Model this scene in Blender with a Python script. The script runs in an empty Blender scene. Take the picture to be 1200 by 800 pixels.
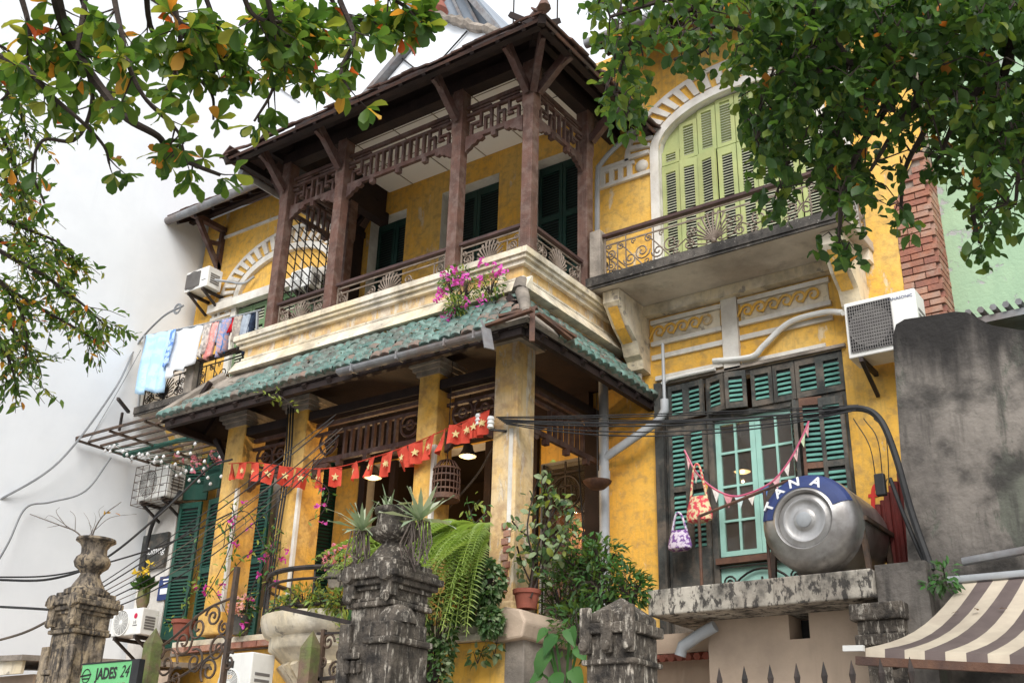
import bpy, math, random
from mathutils import Vector as V, Matrix as MX, Quaternion
random.seed(7)
R = random.random
def U_(a, b): return a + (b - a) * R()
S = bpy.context.scene
COL = S.collection
PI = math.pi

# ---------------------------------------------------------------- camera, sky, sun, exposure
F = 1275.0
ROT = MX(((0.81592394, 0.21127329, 0.53817443), (0.57754563, -0.34071688, -0.74185784), (0.02663036, 0.91611986, -0.40001902)))
EYE = V((0, 0, 1.6))
cd = bpy.data.cameras.new('camera')
cd.sensor_width = 36.0
cd.lens = F / 1200 * 36
cd.clip_start = 0.1
cd.clip_end = 2000
cam = bpy.data.objects.new('camera', cd)
COL.objects.link(cam)
cam.matrix_world = MX.Translation(EYE) @ ROT.to_4x4()
S.camera = cam

SUN_EL, SUN_AZ = math.radians(40), math.radians(148)      # azimuth clockwise from +Y
w = bpy.data.worlds.new('World')
S.world = w
w.use_nodes = True
nt = w.node_tree
bg = nt.nodes['Background']
sky = nt.nodes.new('ShaderNodeTexSky')
sky.sky_type = 'NISHITA'
sky.sun_disc = False
sky.sun_elevation = SUN_EL
sky.sun_rotation = SUN_AZ
sky.air_density = 1.0
sky.dust_density = 4.0
mixs = nt.nodes.new('ShaderNodeMix'); mixs.data_type = 'RGBA'
mixs.inputs[0].default_value = 0.9                          # overcast: the blue is nearly all cloud
mixs.inputs[7].default_value = (5.6, 5.75, 5.95, 1)
nt.links.new(sky.outputs[0], mixs.inputs[6])
nt.links.new(mixs.outputs[2], bg.inputs[0])
bg.inputs[1].default_value = 0.1
sl = bpy.data.lights.new('sun', 'SUN')
sl.energy = 1.5
sl.angle = math.radians(35)
sl.color = (1.0, 0.975, 0.94)
so = bpy.data.objects.new('sun', sl)
COL.objects.link(so)
sd = V((math.sin(SUN_AZ) * math.cos(SUN_EL), math.cos(SUN_AZ) * math.cos(SUN_EL), math.sin(SUN_EL)))
so.rotation_euler = sd.to_track_quat('Z', 'Y').to_euler()
so.location = (0, -5, 20)
S.view_settings.view_transform = 'Standard'
S.view_settings.look = 'None'
S.view_settings.gamma = 1
S.view_settings.exposure = 1.2

# ---------------------------------------------------------------- helpers
def ray(px, py):
    return ROT @ V((px - 600, -(py - 400), -F))
def W(px, py, X=None, Y=None, Z=None):
    """the point of the place that lies on the plane X=, Y= or Z= in that direction"""
    r = ray(px, py)
    t = (X - EYE.x) / r.x if X is not None else (Y - EYE.y) / r.y if Y is not None else (Z - EYE.z) / r.z
    return EYE + r * t
def DI(px, py, d):
    return EYE + ray(px, py).normalized() * d

def wloc(o):
    p = V((0, 0, 0))
    while o is not None:
        p = p + o.location
        o = o.parent
    return p

class G:
    """collects faces, then links them as ONE mesh object"""
    def __init__(s, m=None):
        s.v, s.f, s.mi, s.m, s.k = [], [], [], m, 0
    def add(s, vs, fs):
        n = len(s.v)
        if s.m is not None: vs = [s.m @ V(p) for p in vs]
        s.v += [tuple(p) for p in vs]
        s.f += [tuple(i + n for i in f) for f in fs]
        s.mi += [s.k] * len(fs)
        return s
    def box(s, x0, x1, y0, y1, z0, z1):
        return s.add([(x0, y0, z0), (x1, y0, z0), (x1, y1, z0), (x0, y1, z0), (x0, y0, z1), (x1, y0, z1), (x1, y1, z1), (x0, y1, z1)],
              [(0, 3, 2, 1), (4, 5, 6, 7), (0, 1, 5, 4), (1, 2, 6, 5), (2, 3, 7, 6), (3, 0, 4, 7)])
    def cbox(s, x, y, z, a, b, c): return s.box(x - a / 2, x + a / 2, y - b / 2, y + b / 2, z - c / 2, z + c / 2)
    def bar(s, p, q, a, b, up=(0, 0, 1)):
        p, q = V(p), V(q)
        d = (q - p).normalized()
        u = d.cross(V(up))
        if u.length < 1e-4: u = d.cross(V((1, 0, 0)))
        u.normalize(); t = u.cross(d)
        u, t = u * a / 2, t * b / 2
        vs = [p - u - t, p + u - t, p + u + t, p - u + t, q - u - t, q + u - t, q + u + t, q - u + t]
        return s.add(vs, [(0, 1, 2, 3), (7, 6, 5, 4), (0, 4, 5, 1), (1, 5, 6, 2), (2, 6, 7, 3), (3, 7, 4, 0)])
    def tube(s, pts, r, n=5, cap=True):
        pts = [V(p) for p in pts]
        rs = r if isinstance(r, (list, tuple)) else [r] * len(pts)
        vs, fs = [], []
        u = None
        for i, p in enumerate(pts):
            a, b = pts[max(0, i - 1)], pts[min(len(pts) - 1, i + 1)]
            d = (b - a)
            if d.length < 1e-7: d = V((0, 0, 1))
            d.normalize()
            if u is None:
                u = d.cross(V((0, 0, 1)))
                if u.length < .05: u = d.cross(V((1, 0, 0)))
            u = (u - d * u.dot(d))
            if u.length < 1e-5: u = d.orthogonal()
            u.normalize(); t = d.cross(u)
            for k in range(n):
                an = 2 * PI * k / n
                vs.append(p + (u * math.cos(an) + t * math.sin(an)) * rs[i])
        for i in range(len(pts) - 1):
            for k in range(n):
                k2 = (k + 1) % n
                fs.append((i * n + k, (i + 1) * n + k, (i + 1) * n + k2, i * n + k2))
        if cap:
            fs.append(tuple(range(n))); fs.append(tuple(range((len(pts) - 1) * n, len(pts) * n))[::-1])
        return s.add(vs, fs)
    def lathe(s, prof, cx=0, cy=0, n=14, axis='Z', cz=0, ph=0, sq=False):
        vs, fs = [], []
        for r, h in prof:
            for k in range(n):
                a = 2 * PI * (k + ph) / n
                c_, s_ = r * math.cos(a), r * math.sin(a)
                if axis == 'Z': vs.append((cx + c_, cy + s_, cz + h))
                elif axis == 'Y': vs.append((cx + c_, cy + h, cz + s_))
                else: vs.append((cx + h, cy + c_, cz + s_))
        for i in range(len(prof) - 1):
            for k in range(n):
                k2 = (k + 1) % n
                f = (i * n + k, i * n + k2, (i + 1) * n + k2, (i + 1) * n + k)
                fs.append(f if axis != 'Y' else f[::-1])
        a, b = tuple(range(n))[::-1], tuple(range((len(prof) - 1) * n, len(prof) * n))
        fs += [a, b] if axis != 'Y' else [a[::-1], b[::-1]]
        return s.add(vs, fs)
    def prism(s, poly, ex):
        ex = V(ex); n = len(poly)
        vs = [V(p) for p in poly] + [V(p) + ex for p in poly]
        fs = [tuple(range(n))[::-1], tuple(range(n, 2 * n))]
        for i in range(n):
            j = (i + 1) % n
            fs.append((i, j, j + n, i + n))
        return s.add(vs, fs)
    def quad(s, *p): return s.add(p, [tuple(range(len(p)))])
    def o(s, name, mat, parent=None, smooth=False, bev=0, label=None, kind=None, fix=True):
        me = bpy.data.meshes.new(name)
        off = wloc(parent)
        me.from_pydata([tuple(V(p) - off) for p in s.v], [], s.f)
        mats = mat if isinstance(mat, (list, tuple)) else [mat]
        for m in mats: me.materials.append(m)
        if len(mats) > 1:
            me.polygons.foreach_set('material_index', s.mi)
        if fix:
            import bmesh
            b = bmesh.new(); b.from_mesh(me)
            bmesh.ops.recalc_face_normals(b, faces=b.faces)
            b.to_mesh(me); b.free()
        if smooth:
            me.polygons.foreach_set('use_smooth', [True] * len(me.polygons))
            try: me.set_sharp_from_angle(angle=math.radians(45))
            except Exception: pass
        ob = bpy.data.objects.new(name, me)
        COL.objects.link(ob)
        ob.parent = parent
        if bev:
            md = ob.modifiers.new('bevel', 'BEVEL'); md.width = bev; md.segments = 2; md.limit_method = 'ANGLE'
        if label: ob['label'] = label
        if kind: ob['kind'] = kind
        return ob

def inst(name, me, parent, mw):
    """a piece sharing mesh data; mw is its world matrix"""
    ob = bpy.data.objects.new(name, me)
    COL.objects.link(ob)
    ob.parent = parent
    ob.matrix_local = MX.Translation(-wloc(parent)) @ mw
    return ob
def meshof(g, name, mat):
    ob = g.o(name, mat)
    me = ob.data
    bpy.data.objects.remove(ob)
    return me
def T(name, label, cat, loc=(0, 0, 0), group=None):
    o = bpy.data.objects.new(name, None)
    COL.objects.link(o); o.location = loc
    o.empty_display_size = .2
    return tag(o, label, cat, group)
def tag(o, label, cat, group=None):
    o['label'] = label; o['category'] = cat
    if group: o['group'] = group
    return o
def struct(o):
    o['kind'] = 'structure'; return o

def frame(o, u, v=(0, 0, 1)):
    """local (u right, v up, w = u x v toward the viewer side) -> world"""
    u, v = V(u).normalized(), V(v).normalized()
    n = u.cross(v)
    return MX(((u.x, v.x, n.x, o[0]), (u.y, v.y, n.y, o[1]), (u.z, v.z, n.z, o[2]), (0, 0, 0, 1)))

def text_mesh(txt, size, depth, name, mat, mw, parent, align='CENTER', shear=0, bold=0):
    cu = bpy.data.curves.new('text', 'FONT')
    cu.body = txt; cu.size = size; cu.extrude = depth; cu.align_x = align; cu.align_y = 'CENTER'; cu.shear = shear
    cu.offset = bold; cu.resolution_u = 3
    ob = bpy.data.objects.new('text', cu)
    COL.objects.link(ob)
    dg = bpy.context.evaluated_depsgraph_get()
    me = bpy.data.meshes.new_from_object(ob.evaluated_get(dg))
    bpy.data.objects.remove(ob); bpy.data.curves.remove(cu)
    me.name = name
    me.materials.clear(); me.materials.append(mat)
    return inst(name, me, parent, mw)

# ---------------------------------------------------------------- materials
def _n(nt, t, **k):
    n = nt.nodes.new(t)
    for a, b in k.items(): setattr(n, a, b)
    return n
def c4(c): return (c[0], c[1], c[2], 1)
def M(name, c, c2=None, s1=1.5, dirt=None, da=.5, ds=5.0, dz=.12, patch=None, pa=.4, ps=3.0, pz=1.0, rough=.8, bump=.25, bs=45.0, metal=0.0, lo=.35, hi=.65, spec=.3, mould=None):
    m = bpy.data.materials.new(name)
    m.use_nodes = True
    t = m.node_tree
    b = t.nodes['Principled BSDF']
    b.inputs['Roughness'].default_value = rough
    b.inputs['Metallic'].default_value = metal
    b.inputs['Specular IOR Level'].default_value = spec
    geo = _n(t, 'ShaderNodeNewGeometry')
    def noise(scale, det=6, vec=None, ro=.6):
        n = _n(t, 'ShaderNodeTexNoise')
        n.inputs['Scale'].default_value = scale; n.inputs['Detail'].default_value = det; n.inputs['Roughness'].default_value = ro
        t.links.new(vec or geo.outputs['Position'], n.inputs['Vector'])
        return n.outputs[0]
    def ramp(fac, a, bb):
        r = _n(t, 'ShaderNodeMapRange'); r.interpolation_type = 'SMOOTHSTEP'
        r.inputs[1].default_value = a; r.inputs[2].default_value = bb
        t.links.new(fac, r.inputs[0]); return r.outputs[0]
    def mul(a, k):
        x = _n(t, 'ShaderNodeMath', operation='MULTIPLY'); t.links.new(a, x.inputs[0])
        if isinstance(k, float): x.inputs[1].default_value = k
        else: t.links.new(k, x.inputs[1])
        return x.outputs[0]
    def mix(fac, a, bb):
        x = _n(t, 'ShaderNodeMix', data_type='RGBA')
        t.links.new(fac, x.inputs[0])
        for i, q in ((6, a), (7, bb)):
            if isinstance(q, tuple): x.inputs[i].default_value = c4(q)
            else: t.links.new(q, x.inputs[i])
        return x.outputs[2]
    col = tuple(c)
    if c2 is None: c2 = tuple(min(1, x * .72) for x in c)
    col = mix(ramp(noise(s1), lo, hi), col, tuple(c2))
    hgt = noise(bs, 8)
    if patch is not None:
        mpp = _n(t, 'ShaderNodeMapping'); mpp.inputs['Scale'].default_value = (1, 1, pz)
        t.links.new(geo.outputs['Position'], mpp.inputs['Vector'])
        pn = ramp(noise(ps, 9, mpp.outputs[0], ro=.68), 1 - pa - .02, 1 - pa + .04)
        col = mix(pn, col, tuple(patch))
    if dirt is not None:
        mp = _n(t, 'ShaderNodeMapping'); mp.inputs['Scale'].default_value = (1, 1, dz)
        t.links.new(geo.outputs['Position'], mp.inputs['Vector'])
        st = ramp(noise(ds, 6, mp.outputs[0], .65), .48, .72)
        bl = ramp(noise(ds * .35, 7), .42, .68)
        x = _n(t, 'ShaderNodeMath', operation='MAXIMUM'); t.links.new(mul(st, .8), x.inputs[0]); t.links.new(bl, x.inputs[1])
        col = mix(mul(x.outputs[0], float(da)), col, tuple(dirt))
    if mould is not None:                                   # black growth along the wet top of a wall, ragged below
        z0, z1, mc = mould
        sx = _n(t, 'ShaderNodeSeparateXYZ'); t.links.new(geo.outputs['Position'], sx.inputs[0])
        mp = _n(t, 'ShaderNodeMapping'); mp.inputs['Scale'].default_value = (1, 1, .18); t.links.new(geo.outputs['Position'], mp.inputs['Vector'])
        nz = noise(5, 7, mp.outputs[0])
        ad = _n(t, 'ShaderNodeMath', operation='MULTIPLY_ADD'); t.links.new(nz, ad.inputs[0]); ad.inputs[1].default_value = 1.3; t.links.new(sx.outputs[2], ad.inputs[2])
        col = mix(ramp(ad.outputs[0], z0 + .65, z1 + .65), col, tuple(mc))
    t.links.new(col, b.inputs['Base Color'])
    if bump:
        bn = _n(t, 'ShaderNodeBump'); bn.inputs['Strength'].default_value = bump; bn.inputs['Distance'].default_value = .02
        t.links.new(hgt, bn.inputs['Height'])
        if patch is not None:
            bn2 = _n(t, 'ShaderNodeBump'); bn2.inputs['Strength'].default_value = .5; bn2.inputs['Distance'].default_value = .01; bn2.invert = True
            t.links.new(pn, bn2.inputs['Height']); t.links.new(bn.outputs[0], bn2.inputs['Normal'])
            bn = bn2
        t.links.new(bn.outputs[0], b.inputs['Normal'])
    return m
def ML(name, c, c2, trans=.45, rough=.45, s=6.0):
    """leaf: diffuse top, light passes through"""
    m = bpy.data.materials.new(name); m.use_nodes = True
    t = m.node_tree; b = t.nodes['Principled BSDF']; out = t.nodes['Material Output']
    geo = _n(t, 'ShaderNodeNewGeometry'); n = _n(t, 'ShaderNodeTexNoise'); n.inputs['Scale'].default_value = s
    t.links.new(geo.outputs['Position'], n.inputs['Vector'])
    oi = _n(t, 'ShaderNodeObjectInfo')
    ad = _n(t, 'ShaderNodeMath', operation='ADD'); t.links.new(n.outputs[0], ad.inputs[0]); t.links.new(oi.outputs['Random'], ad.inputs[1])
    r = _n(t, 'ShaderNodeMapRange'); r.inputs[1].default_value = .4; r.inputs[2].default_value = 1.3; t.links.new(ad.outputs[0], r.inputs[0])
    x = _n(t, 'ShaderNodeMix', data_type='RGBA'); x.inputs[6].default_value = c4(c); x.inputs[7].default_value = c4(c2)
    t.links.new(r.outputs[0], x.inputs[0]); t.links.new(x.outputs[2], b.inputs['Base Color'])
    b.inputs['Roughness'].default_value = rough; b.inputs['Specular IOR Level'].default_value = .35
    tr = _n(t, 'ShaderNodeBsdfTranslucent')
    y = _n(t, 'ShaderNodeMix', data_type='RGBA', blend_type='MULTIPLY'); y.inputs[0].default_value = 1; y.inputs[7].default_value = (1.3, 1.35, .7, 1)
    t.links.new(x.outputs[2], y.inputs[6]); t.links.new(y.outputs[2], tr.inputs[0])
    ms = _n(t, 'ShaderNodeMixShader'); ms.inputs[0].default_value = trans
    t.links.new(b.outputs[0], ms.inputs[1]); t.links.new(tr.outputs[0], ms.inputs[2]); t.links.new(ms.outputs[0], out.inputs[0])
    return m
def ME(name, c, e):
    m = bpy.data.materials.new(name); m.use_nodes = True
    b = m.node_tree.nodes['Principled BSDF']
    b.inputs['Base Color'].default_value = (.04, .04, .04, 1)
    b.inputs['Emission Color'].default_value = c4(c); b.inputs['Emission Strength'].default_value = e
    return m

YEL = M('yellow_limewash', (.79, .445, .072), (.77, .50, .14), 1.0, dirt=(.34, .215, .10), da=.55, ds=28, dz=.03, patch=(.73, .57, .35), pa=.375, ps=4.2, pz=.38, bump=.38, bs=25, lo=.42, hi=.72)
YELP = M('pale_peeling_limewash', (.74, .57, .34), (.72, .46, .16), 2.2, dirt=(.34, .20, .12), da=.6, ds=22, dz=.05, patch=(.72, .62, .48), pa=.46, ps=7, pz=.25, bump=.4, bs=30)
YELC = M('column_limewash', (.76, .42, .07), (.72, .47, .16), 2, dirt=(.26, .13, .06), da=.6, ds=20, dz=.05, patch=(.60, .42, .22), pa=.38, ps=6, pz=.3, bump=.35, bs=30)
CREAM = M('cream_stucco', (.77, .71, .60), (.72, .61, .42), 1.6, dirt=(.27, .235, .19), da=.7, ds=10, dz=.25, patch=(.36, .32, .27), pa=.38, ps=6, bump=.3, bs=30)
WHT = M('white_trim_paint', (.76, .74, .69), (.66, .62, .55), 3, dirt=(.33, .29, .25), da=.45, ds=7, dz=.3, bump=.2)
WALLW = M('white_wall_paint', (.83, .86, .89), (.80, .835, .87), .5, dirt=(.62, .65, .69), da=.18, ds=5, dz=.04, bump=.15, bs=5)
WALLS = M('lower_white_plaster', (.72, .70, .66), (.60, .57, .52), 1.5, dirt=(.33, .30, .28), da=.5, ds=5)
WOOD = M('red_brown_wood', (.098, .047, .036), (.060, .031, .025), 5, dirt=(.19, .145, .13), da=.45, ds=18, dz=.05, rough=.65, bump=.35, bs=60)
WOODD = M('shaded_dark_wood', (.030, .017, .014), (.018, .011, .010), 5, rough=.7, bump=.3)  # wood darkened to paint in the shade under eaves and porch
PWOOD = M('weathered_post_wood', (.145, .072, .053), (.09, .048, .037), 5, dirt=(.22, .16, .135), da=.55, ds=26, dz=.03, rough=.65, bump=.4, bs=60)
GDK = M('dark_green_paint', (.012, .050, .040), (.010, .038, .032), 3, dirt=(.05, .07, .06), da=.3, rough=.5, bump=.1)
GMID = M('green_shutter_paint', (.016, .088, .062), (.013, .068, .050), 3, dirt=(.08, .10, .08), da=.35, rough=.55, bump=.15)
LIME = M('lime_shutter_paint', (.43, .47, .20), (.36, .42, .18), 3, dirt=(.28, .27, .12), da=.35, rough=.6, bump=.15)
LIMES = M('whitish_louvre_paint', (.62, .64, .50), (.5, .52, .38), 3, rough=.7, bump=.1)  # whitish paint of the louvre slats
CHAR = M('charred_black_paint', (.030, .032, .031), (.06, .064, .060), 5, dirt=(.20, .16, .125), da=.6, ds=12, dz=.07, rough=.7, bump=.35)
TEAL = M('teal_slat_paint', (.14, .345, .29), (.10, .26, .22), 5, dirt=(.04, .09, .08), da=.45, ds=9, rough=.6, bump=.2)
BWOOD = M('bare_brown_wood', (.16, .085, .055), (.10, .05, .035), 6, dirt=(.06, .05, .05), da=.5, ds=14, dz=.06, rough=.75, bump=.35)
MINT = M('mint_window_paint', (.36, .62, .54), (.30, .54, .47), 4, dirt=(.20, .26, .22), da=.3, rough=.5, bump=.12)
LGRN = M('left_window_green', (.16, .27, .13), (.12, .22, .10), 4, dirt=(.2, .2, .15), da=.4, rough=.6)
IRON = M('wrought_iron', (.070, .056, .048), (.13, .085, .06), 9, rough=.6, bump=.2, metal=.3)
IRONT = M('rust_tan_iron', (.25, .20, .16), (.15, .115, .09), 9, rough=.6, bump=.2)
IRONB = M('black_iron', (.028, .026, .025), (.06, .045, .04), 9, rough=.55, bump=.2, metal=.3)
RAILW = M('rail_wood', (.055, .032, .030), (.09, .05, .045), 6, rough=.6, bump=.2)
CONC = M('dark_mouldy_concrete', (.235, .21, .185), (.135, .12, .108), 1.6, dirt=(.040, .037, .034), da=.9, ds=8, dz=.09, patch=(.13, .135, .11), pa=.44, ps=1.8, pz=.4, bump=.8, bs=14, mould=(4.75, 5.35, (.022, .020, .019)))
CONCL = M('stained_slab_concrete', (.56, .51, .43), (.40, .35, .29), 2, dirt=(.040, .037, .034), da=.95, ds=11, dz=.35, patch=(.10, .09, .08), pa=.47, ps=15, pz=.5, bump=.45, bs=25)
EDGE = M('mould_black_edge', (.13, .115, .10), (.05, .046, .042), 4, dirt=(.022, .02, .019), da=.9, ds=10, dz=.4, patch=(.36, .33, .29), pa=.40, ps=16, bump=.5)
SLAB = M('balcony_underside', (.66, .60, .52), (.52, .45, .37), 1.5, dirt=(.16, .13, .11), da=.6, ds=2.5, dz=1, bump=.3, bs=20)
PILL = M('weathered_pillar_stone', (.155, .13, .105), (.08, .068, .056), 9, dirt=(.024, .021, .019), da=.95, ds=26, dz=.13, patch=(.50, .45, .38), pa=.445, ps=34, pz=.22, bump=1.0, bs=40)
PILY = M('weathered_yellow_pillar', (.43, .34, .23), (.23, .19, .15), 7, dirt=(.040, .034, .030), da=.95, ds=32, dz=.10, patch=(.10, .086, .075), pa=.47, ps=26, pz=.18, bump=.9, bs=35)
BEIGE = M('beige_plaster', (.58, .45, .34), (.50, .39, .30), 1.5, dirt=(.22, .16, .12), da=.4, ds=3, patch=(.38, .29, .22), pa=.30, ps=3, bump=.3, bs=20)
GWALL = M('peeling_green_wall', (.38, .53, .345), (.33, .48, .32), 1.2, dirt=(.26, .38, .26), da=.4, ds=6, dz=.3, patch=(.42, .41, .42), pa=.425, ps=5.5, bump=.35, bs=25)
BRK = [M('brick_red', (.36, .155, .10), (.29, .13, .09), 12, dirt=(.36, .27, .22), da=.6, ds=20, bump=.5),
       M('brick_orange', (.43, .22, .145), (.35, .18, .125), 12, dirt=(.38, .29, .24), da=.55, ds=20, bump=.5),
       M('brick_dull', (.34, .14, .095), (.28, .12, .09), 12, dirt=(.15, .10, .08), da=.4, ds=20, bump=.5)]
MORT = M('mortar', (.36, .29, .24), (.28, .22, .18), 8, dirt=(.15, .12, .1), da=.4, bump=.4)
TIL = [M('teal_glazed_tile', (.11, .215, .185), (.075, .15, .13), 5, dirt=(.10, .08, .068), da=.8, ds=12, dz=1, patch=(.20, .125, .10), pa=.41, ps=22, rough=.4, bump=.3, spec=.45),
       M('green_glazed_tile', (.17, .285, .25), (.115, .205, .175), 5, dirt=(.12, .095, .08), da=.8, ds=12, dz=1, patch=(.22, .145, .115), pa=.41, ps=22, rough=.4, bump=.3, spec=.45),
       M('worn_clay_tile', (.25, .165, .13), (.18, .145, .12), 9, dirt=(.12, .17, .15), da=.6, ds=14, dz=1, patch=(.17, .25, .22), pa=.42, ps=16, rough=.6, bump=.3)]
CLAY = M('clay_eave_tile', (.20, .105, .08), (.12, .08, .07), 8, dirt=(.06, .055, .055), da=.6, rough=.8, bump=.4)
MORR = M('roof_mortar', (.36, .31, .26), (.22, .19, .16), 5, dirt=(.09, .08, .07), da=.6, ds=6, dz=1, bump=.5)
SOFF = M('soffit_panel', (.88, .87, .85), (.85, .84, .82), 1, bump=.05)
GUT = M('grey_gutter', (.26, .27, .28), (.18, .18, .19), 5, dirt=(.16, .10, .07), da=.6, rough=.5, metal=.2, bump=.15)
PIPE = M('grey_pvc_pipe', (.42, .44, .46), (.36, .38, .40), 5, dirt=(.22, .21, .20), da=.35, rough=.45, bump=.05)
ACW = M('ac_white_plastic', (.80, .80, .77), (.75, .75, .72), 3, dirt=(.45, .43, .40), da=.3, ds=8, rough=.45, bump=.03)
ACG = M('ac_grille_grey', (.20, .19, .18), (.16, .15, .145), 6, rough=.6, bump=.05)
ACD = M('ac_dark_inside', (.06, .06, .06), (.04, .04, .04), 6, rough=.8, bump=0)
STEEL = M('tank_steel', (.56, .545, .53), (.42, .41, .40), 3, dirt=(.15, .13, .12), da=.65, ds=7, dz=.4, rough=.42, metal=.85, bump=.08, bs=20)
BLUEP = M('blue_print', (.036, .058, .18), (.03, .048, .15), 6, rough=.5, bump=.02)
WHITEP = M('white_print', (.85, .85, .85), (.8, .8, .8), 6, rough=.5, bump=0)
BLACKP = M('black_print', (.02, .02, .022), (.03, .03, .03), 6, rough=.5, bump=0)
BLK = M('black_cable', (.018, .018, .02), (.03, .03, .03), 6, rough=.6, bump=0)
BRNC = M('brown_cable', (.14, .11, .085), (.09, .075, .06), 6, rough=.7, bump=0)
BARK = M('tree_bark', (.040, .030, .026), (.065, .050, .042), 9, rough=.9, bump=.5)
TWIG = M('bare_twig', (.16, .13, .11), (.10, .08, .07), 9, rough=.9, bump=.2)
GROUND = M('asphalt', (.05, .05, .05), (.065, .063, .06), 3, rough=.9, bump=.3)
PAVE = M('pavement_concrete', (.45, .43, .40), (.38, .365, .34), 3, dirt=(.22, .21, .2), da=.3, bump=.3)
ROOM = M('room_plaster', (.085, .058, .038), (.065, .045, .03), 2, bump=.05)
RED = M('red_flag_cloth', (.66, .085, .048), (.56, .06, .036), 12, rough=.8, bump=.05)
STAR = M('gold_star', (.78, .62, .30), (.7, .55, .25), 12, rough=.8, bump=0)
TERR = M('terracotta', (.30, .09, .06), (.24, .075, .05), 8, dirt=(.18, .12, .1), da=.3, bump=.15)
LF = [ML('leaf_mid_green', (.088, .165, .032), (.135, .21, .04), .55), ML('leaf_dark_green', (.048, .11, .026), (.075, .145, .032), .5),
      ML('leaf_yellow_green', (.23, .27, .045), (.30, .29, .06), .58), ML('leaf_orange', (.62, .22, .04), (.62, .35, .06), .5), ML('leaf_red', (.60, .08, .03), (.55, .16, .03), .45)]
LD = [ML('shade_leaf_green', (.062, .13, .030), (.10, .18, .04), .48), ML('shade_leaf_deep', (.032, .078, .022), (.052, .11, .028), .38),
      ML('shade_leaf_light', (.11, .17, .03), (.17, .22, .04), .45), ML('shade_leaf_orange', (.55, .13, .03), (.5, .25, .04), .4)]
LP = [ML('ivy_green', (.040, .095, .035), (.075, .14, .05), .25), ML('ivy_pale', (.18, .26, .13), (.25, .31, .17), .25), ML('fern_green', (.38, .47, .15), (.29, .40, .11), .4),
      ML('plant_green', (.045, .14, .035), (.08, .20, .05), .3), ML('agave_green', (.24, .33, .20), (.48, .52, .38), .2, s=14), ML('yellow_sprig', (.36, .38, .08), (.24, .30, .06), .4)]
MAG = ML('magenta_bract', (.62, .05, .42), (.70, .12, .55), .35); PINK = ML('pink_petal', (.75, .12, .32), (.8, .3, .42), .35); SALM = ML('salmon_petal', (.75, .30, .26), (.8, .45, .4), .35)
YFL = ML('yellow_petal', (.85, .55, .04), (.85, .65, .08), .3)
GLS = bpy.data.materials.new('window_glass'); GLS.use_nodes = True
_b = GLS.node_tree.nodes['Principled BSDF']; _b.inputs['Base Color'].default_value = (.58, .55, .50, 1); _b.inputs['Transmission Weight'].default_value = .93; _b.inputs['Roughness'].default_value = .03; _b.inputs['IOR'].default_value = 1.25
BULB = ME('lit_bulb', (1.0, .72, .38), 22)
LAMPS = ME('lit_lamp_glass', (1.0, .70, .28), .8)

# ---------------------------------------------------------------- ground
struct(G().quad((-300, -300, 0), (300, -300, 0), (300, 900, 0), (-300, 900, 0)).o('ground', GROUND))
struct(G().quad((-60, -7, .004), (40, -7, .004), (40, -.6, .004), (-60, -.6, .004)).o('road', GROUND))
struct(G().box(-60, 40, -.6, -.45, 0, .13).o('kerb', PAVE))
struct(G().box(-60, 40, -.447, 9.6, 0.005, .125).o('pavement', PAVE))

# ---------------------------------------------------------------- the villa
YM = 9.9
XL, XR = -13.5, -2.12
villa = T('villa', 'yellow two storey colonial villa with projecting wooden porch and green tiled skirt roof', 'villa', (-7.8, 9.9, 0))

def arch_pts(cx, a, z0, b, n=14):
    return [(cx + a * math.cos(PI - PI * i / n), z0 + b * math.sin(PI - PI * i / n)) for i in range(n + 1)]

def wall(y, x0, x1, z0, z1, holes, depth=.14):
    """front skin with real openings and reveals; holes = (x0,x1,z0,z1,arch rise)"""
    g, rv = G(), G()
    xs = sorted(set([x0, x1] + [h[0] for h in holes] + [h[1] for h in holes]))
    zs = sorted(set([z0, z1] + [h[2] for h in holes] + [h[3] for h in holes]))
    for i in range(len(xs) - 1):
        for j in range(len(zs) - 1):
            mx, mz = (xs[i] + xs[i + 1]) / 2, (zs[j] + zs[j + 1]) / 2
            if any(h[0] < mx < h[1] and h[2] < mz < h[3] for h in holes): continue
            g.quad((xs[i], y, zs[j]), (xs[i + 1], y, zs[j]), (xs[i + 1], y, zs[j + 1]), (xs[i], y, zs[j + 1]))
    for (a, b, c, d, rise) in holes:
        yb = y + depth
        path = [(b, c), (a, c)]
        if rise:
            ap = arch_pts((a + b) / 2, (b - a) / 2, d - rise, rise)
            for k in range(len(ap) - 1):
                p, q = ap[k], ap[k + 1]
                g.quad((p[0], y, p[1]), (q[0], y, q[1]), (q[0], y, d), (p[0], y, d))
            path += ap
        else: path += [(a, d), (b, d)]
        for k in range(len(path)):
            p, q = path[k], path[(k + 1) % len(path)]
            rv.quad((p[0], y, p[1]), (q[0], y, q[1]), (q[0], yb, q[1]), (p[0], yb, p[1]))
    return g, rv

H_RWIN = (-5.12, -3.15, 2.95, 5.93, 0)
H_RARC = (-5.09, -3.17, 7.02, 9.44, .50)
H_LARC = (-12.46, -10.50, 7.02, 9.42, .52)
H_D1, H_D2, H_D3 = (-9.76, -9.08, 6.86, 9.42, 0), (-8.44, -7.47, 6.86, 9.46, 0), (-6.95, -6.20, 6.86, 9.42, 0)
H_LG = (-12.35, -11.75, 3.5, 6.0, 0)
H_G1, H_G2, H_G3 = (-11.2, -9.95, 3.3, 5.9, 0), (-9.5, -6.95, 3.3, 5.7, 0), (-6.72, -6.12, 3.3, 5.3, 0)
g, rv = wall(YM, XL, XR - .36, 0, 10.6, [H_RWIN, H_RARC, H_LARC, H_D1, H_D2, H_D3, H_LG, H_G1, H_G2, H_G3], .24)
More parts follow.
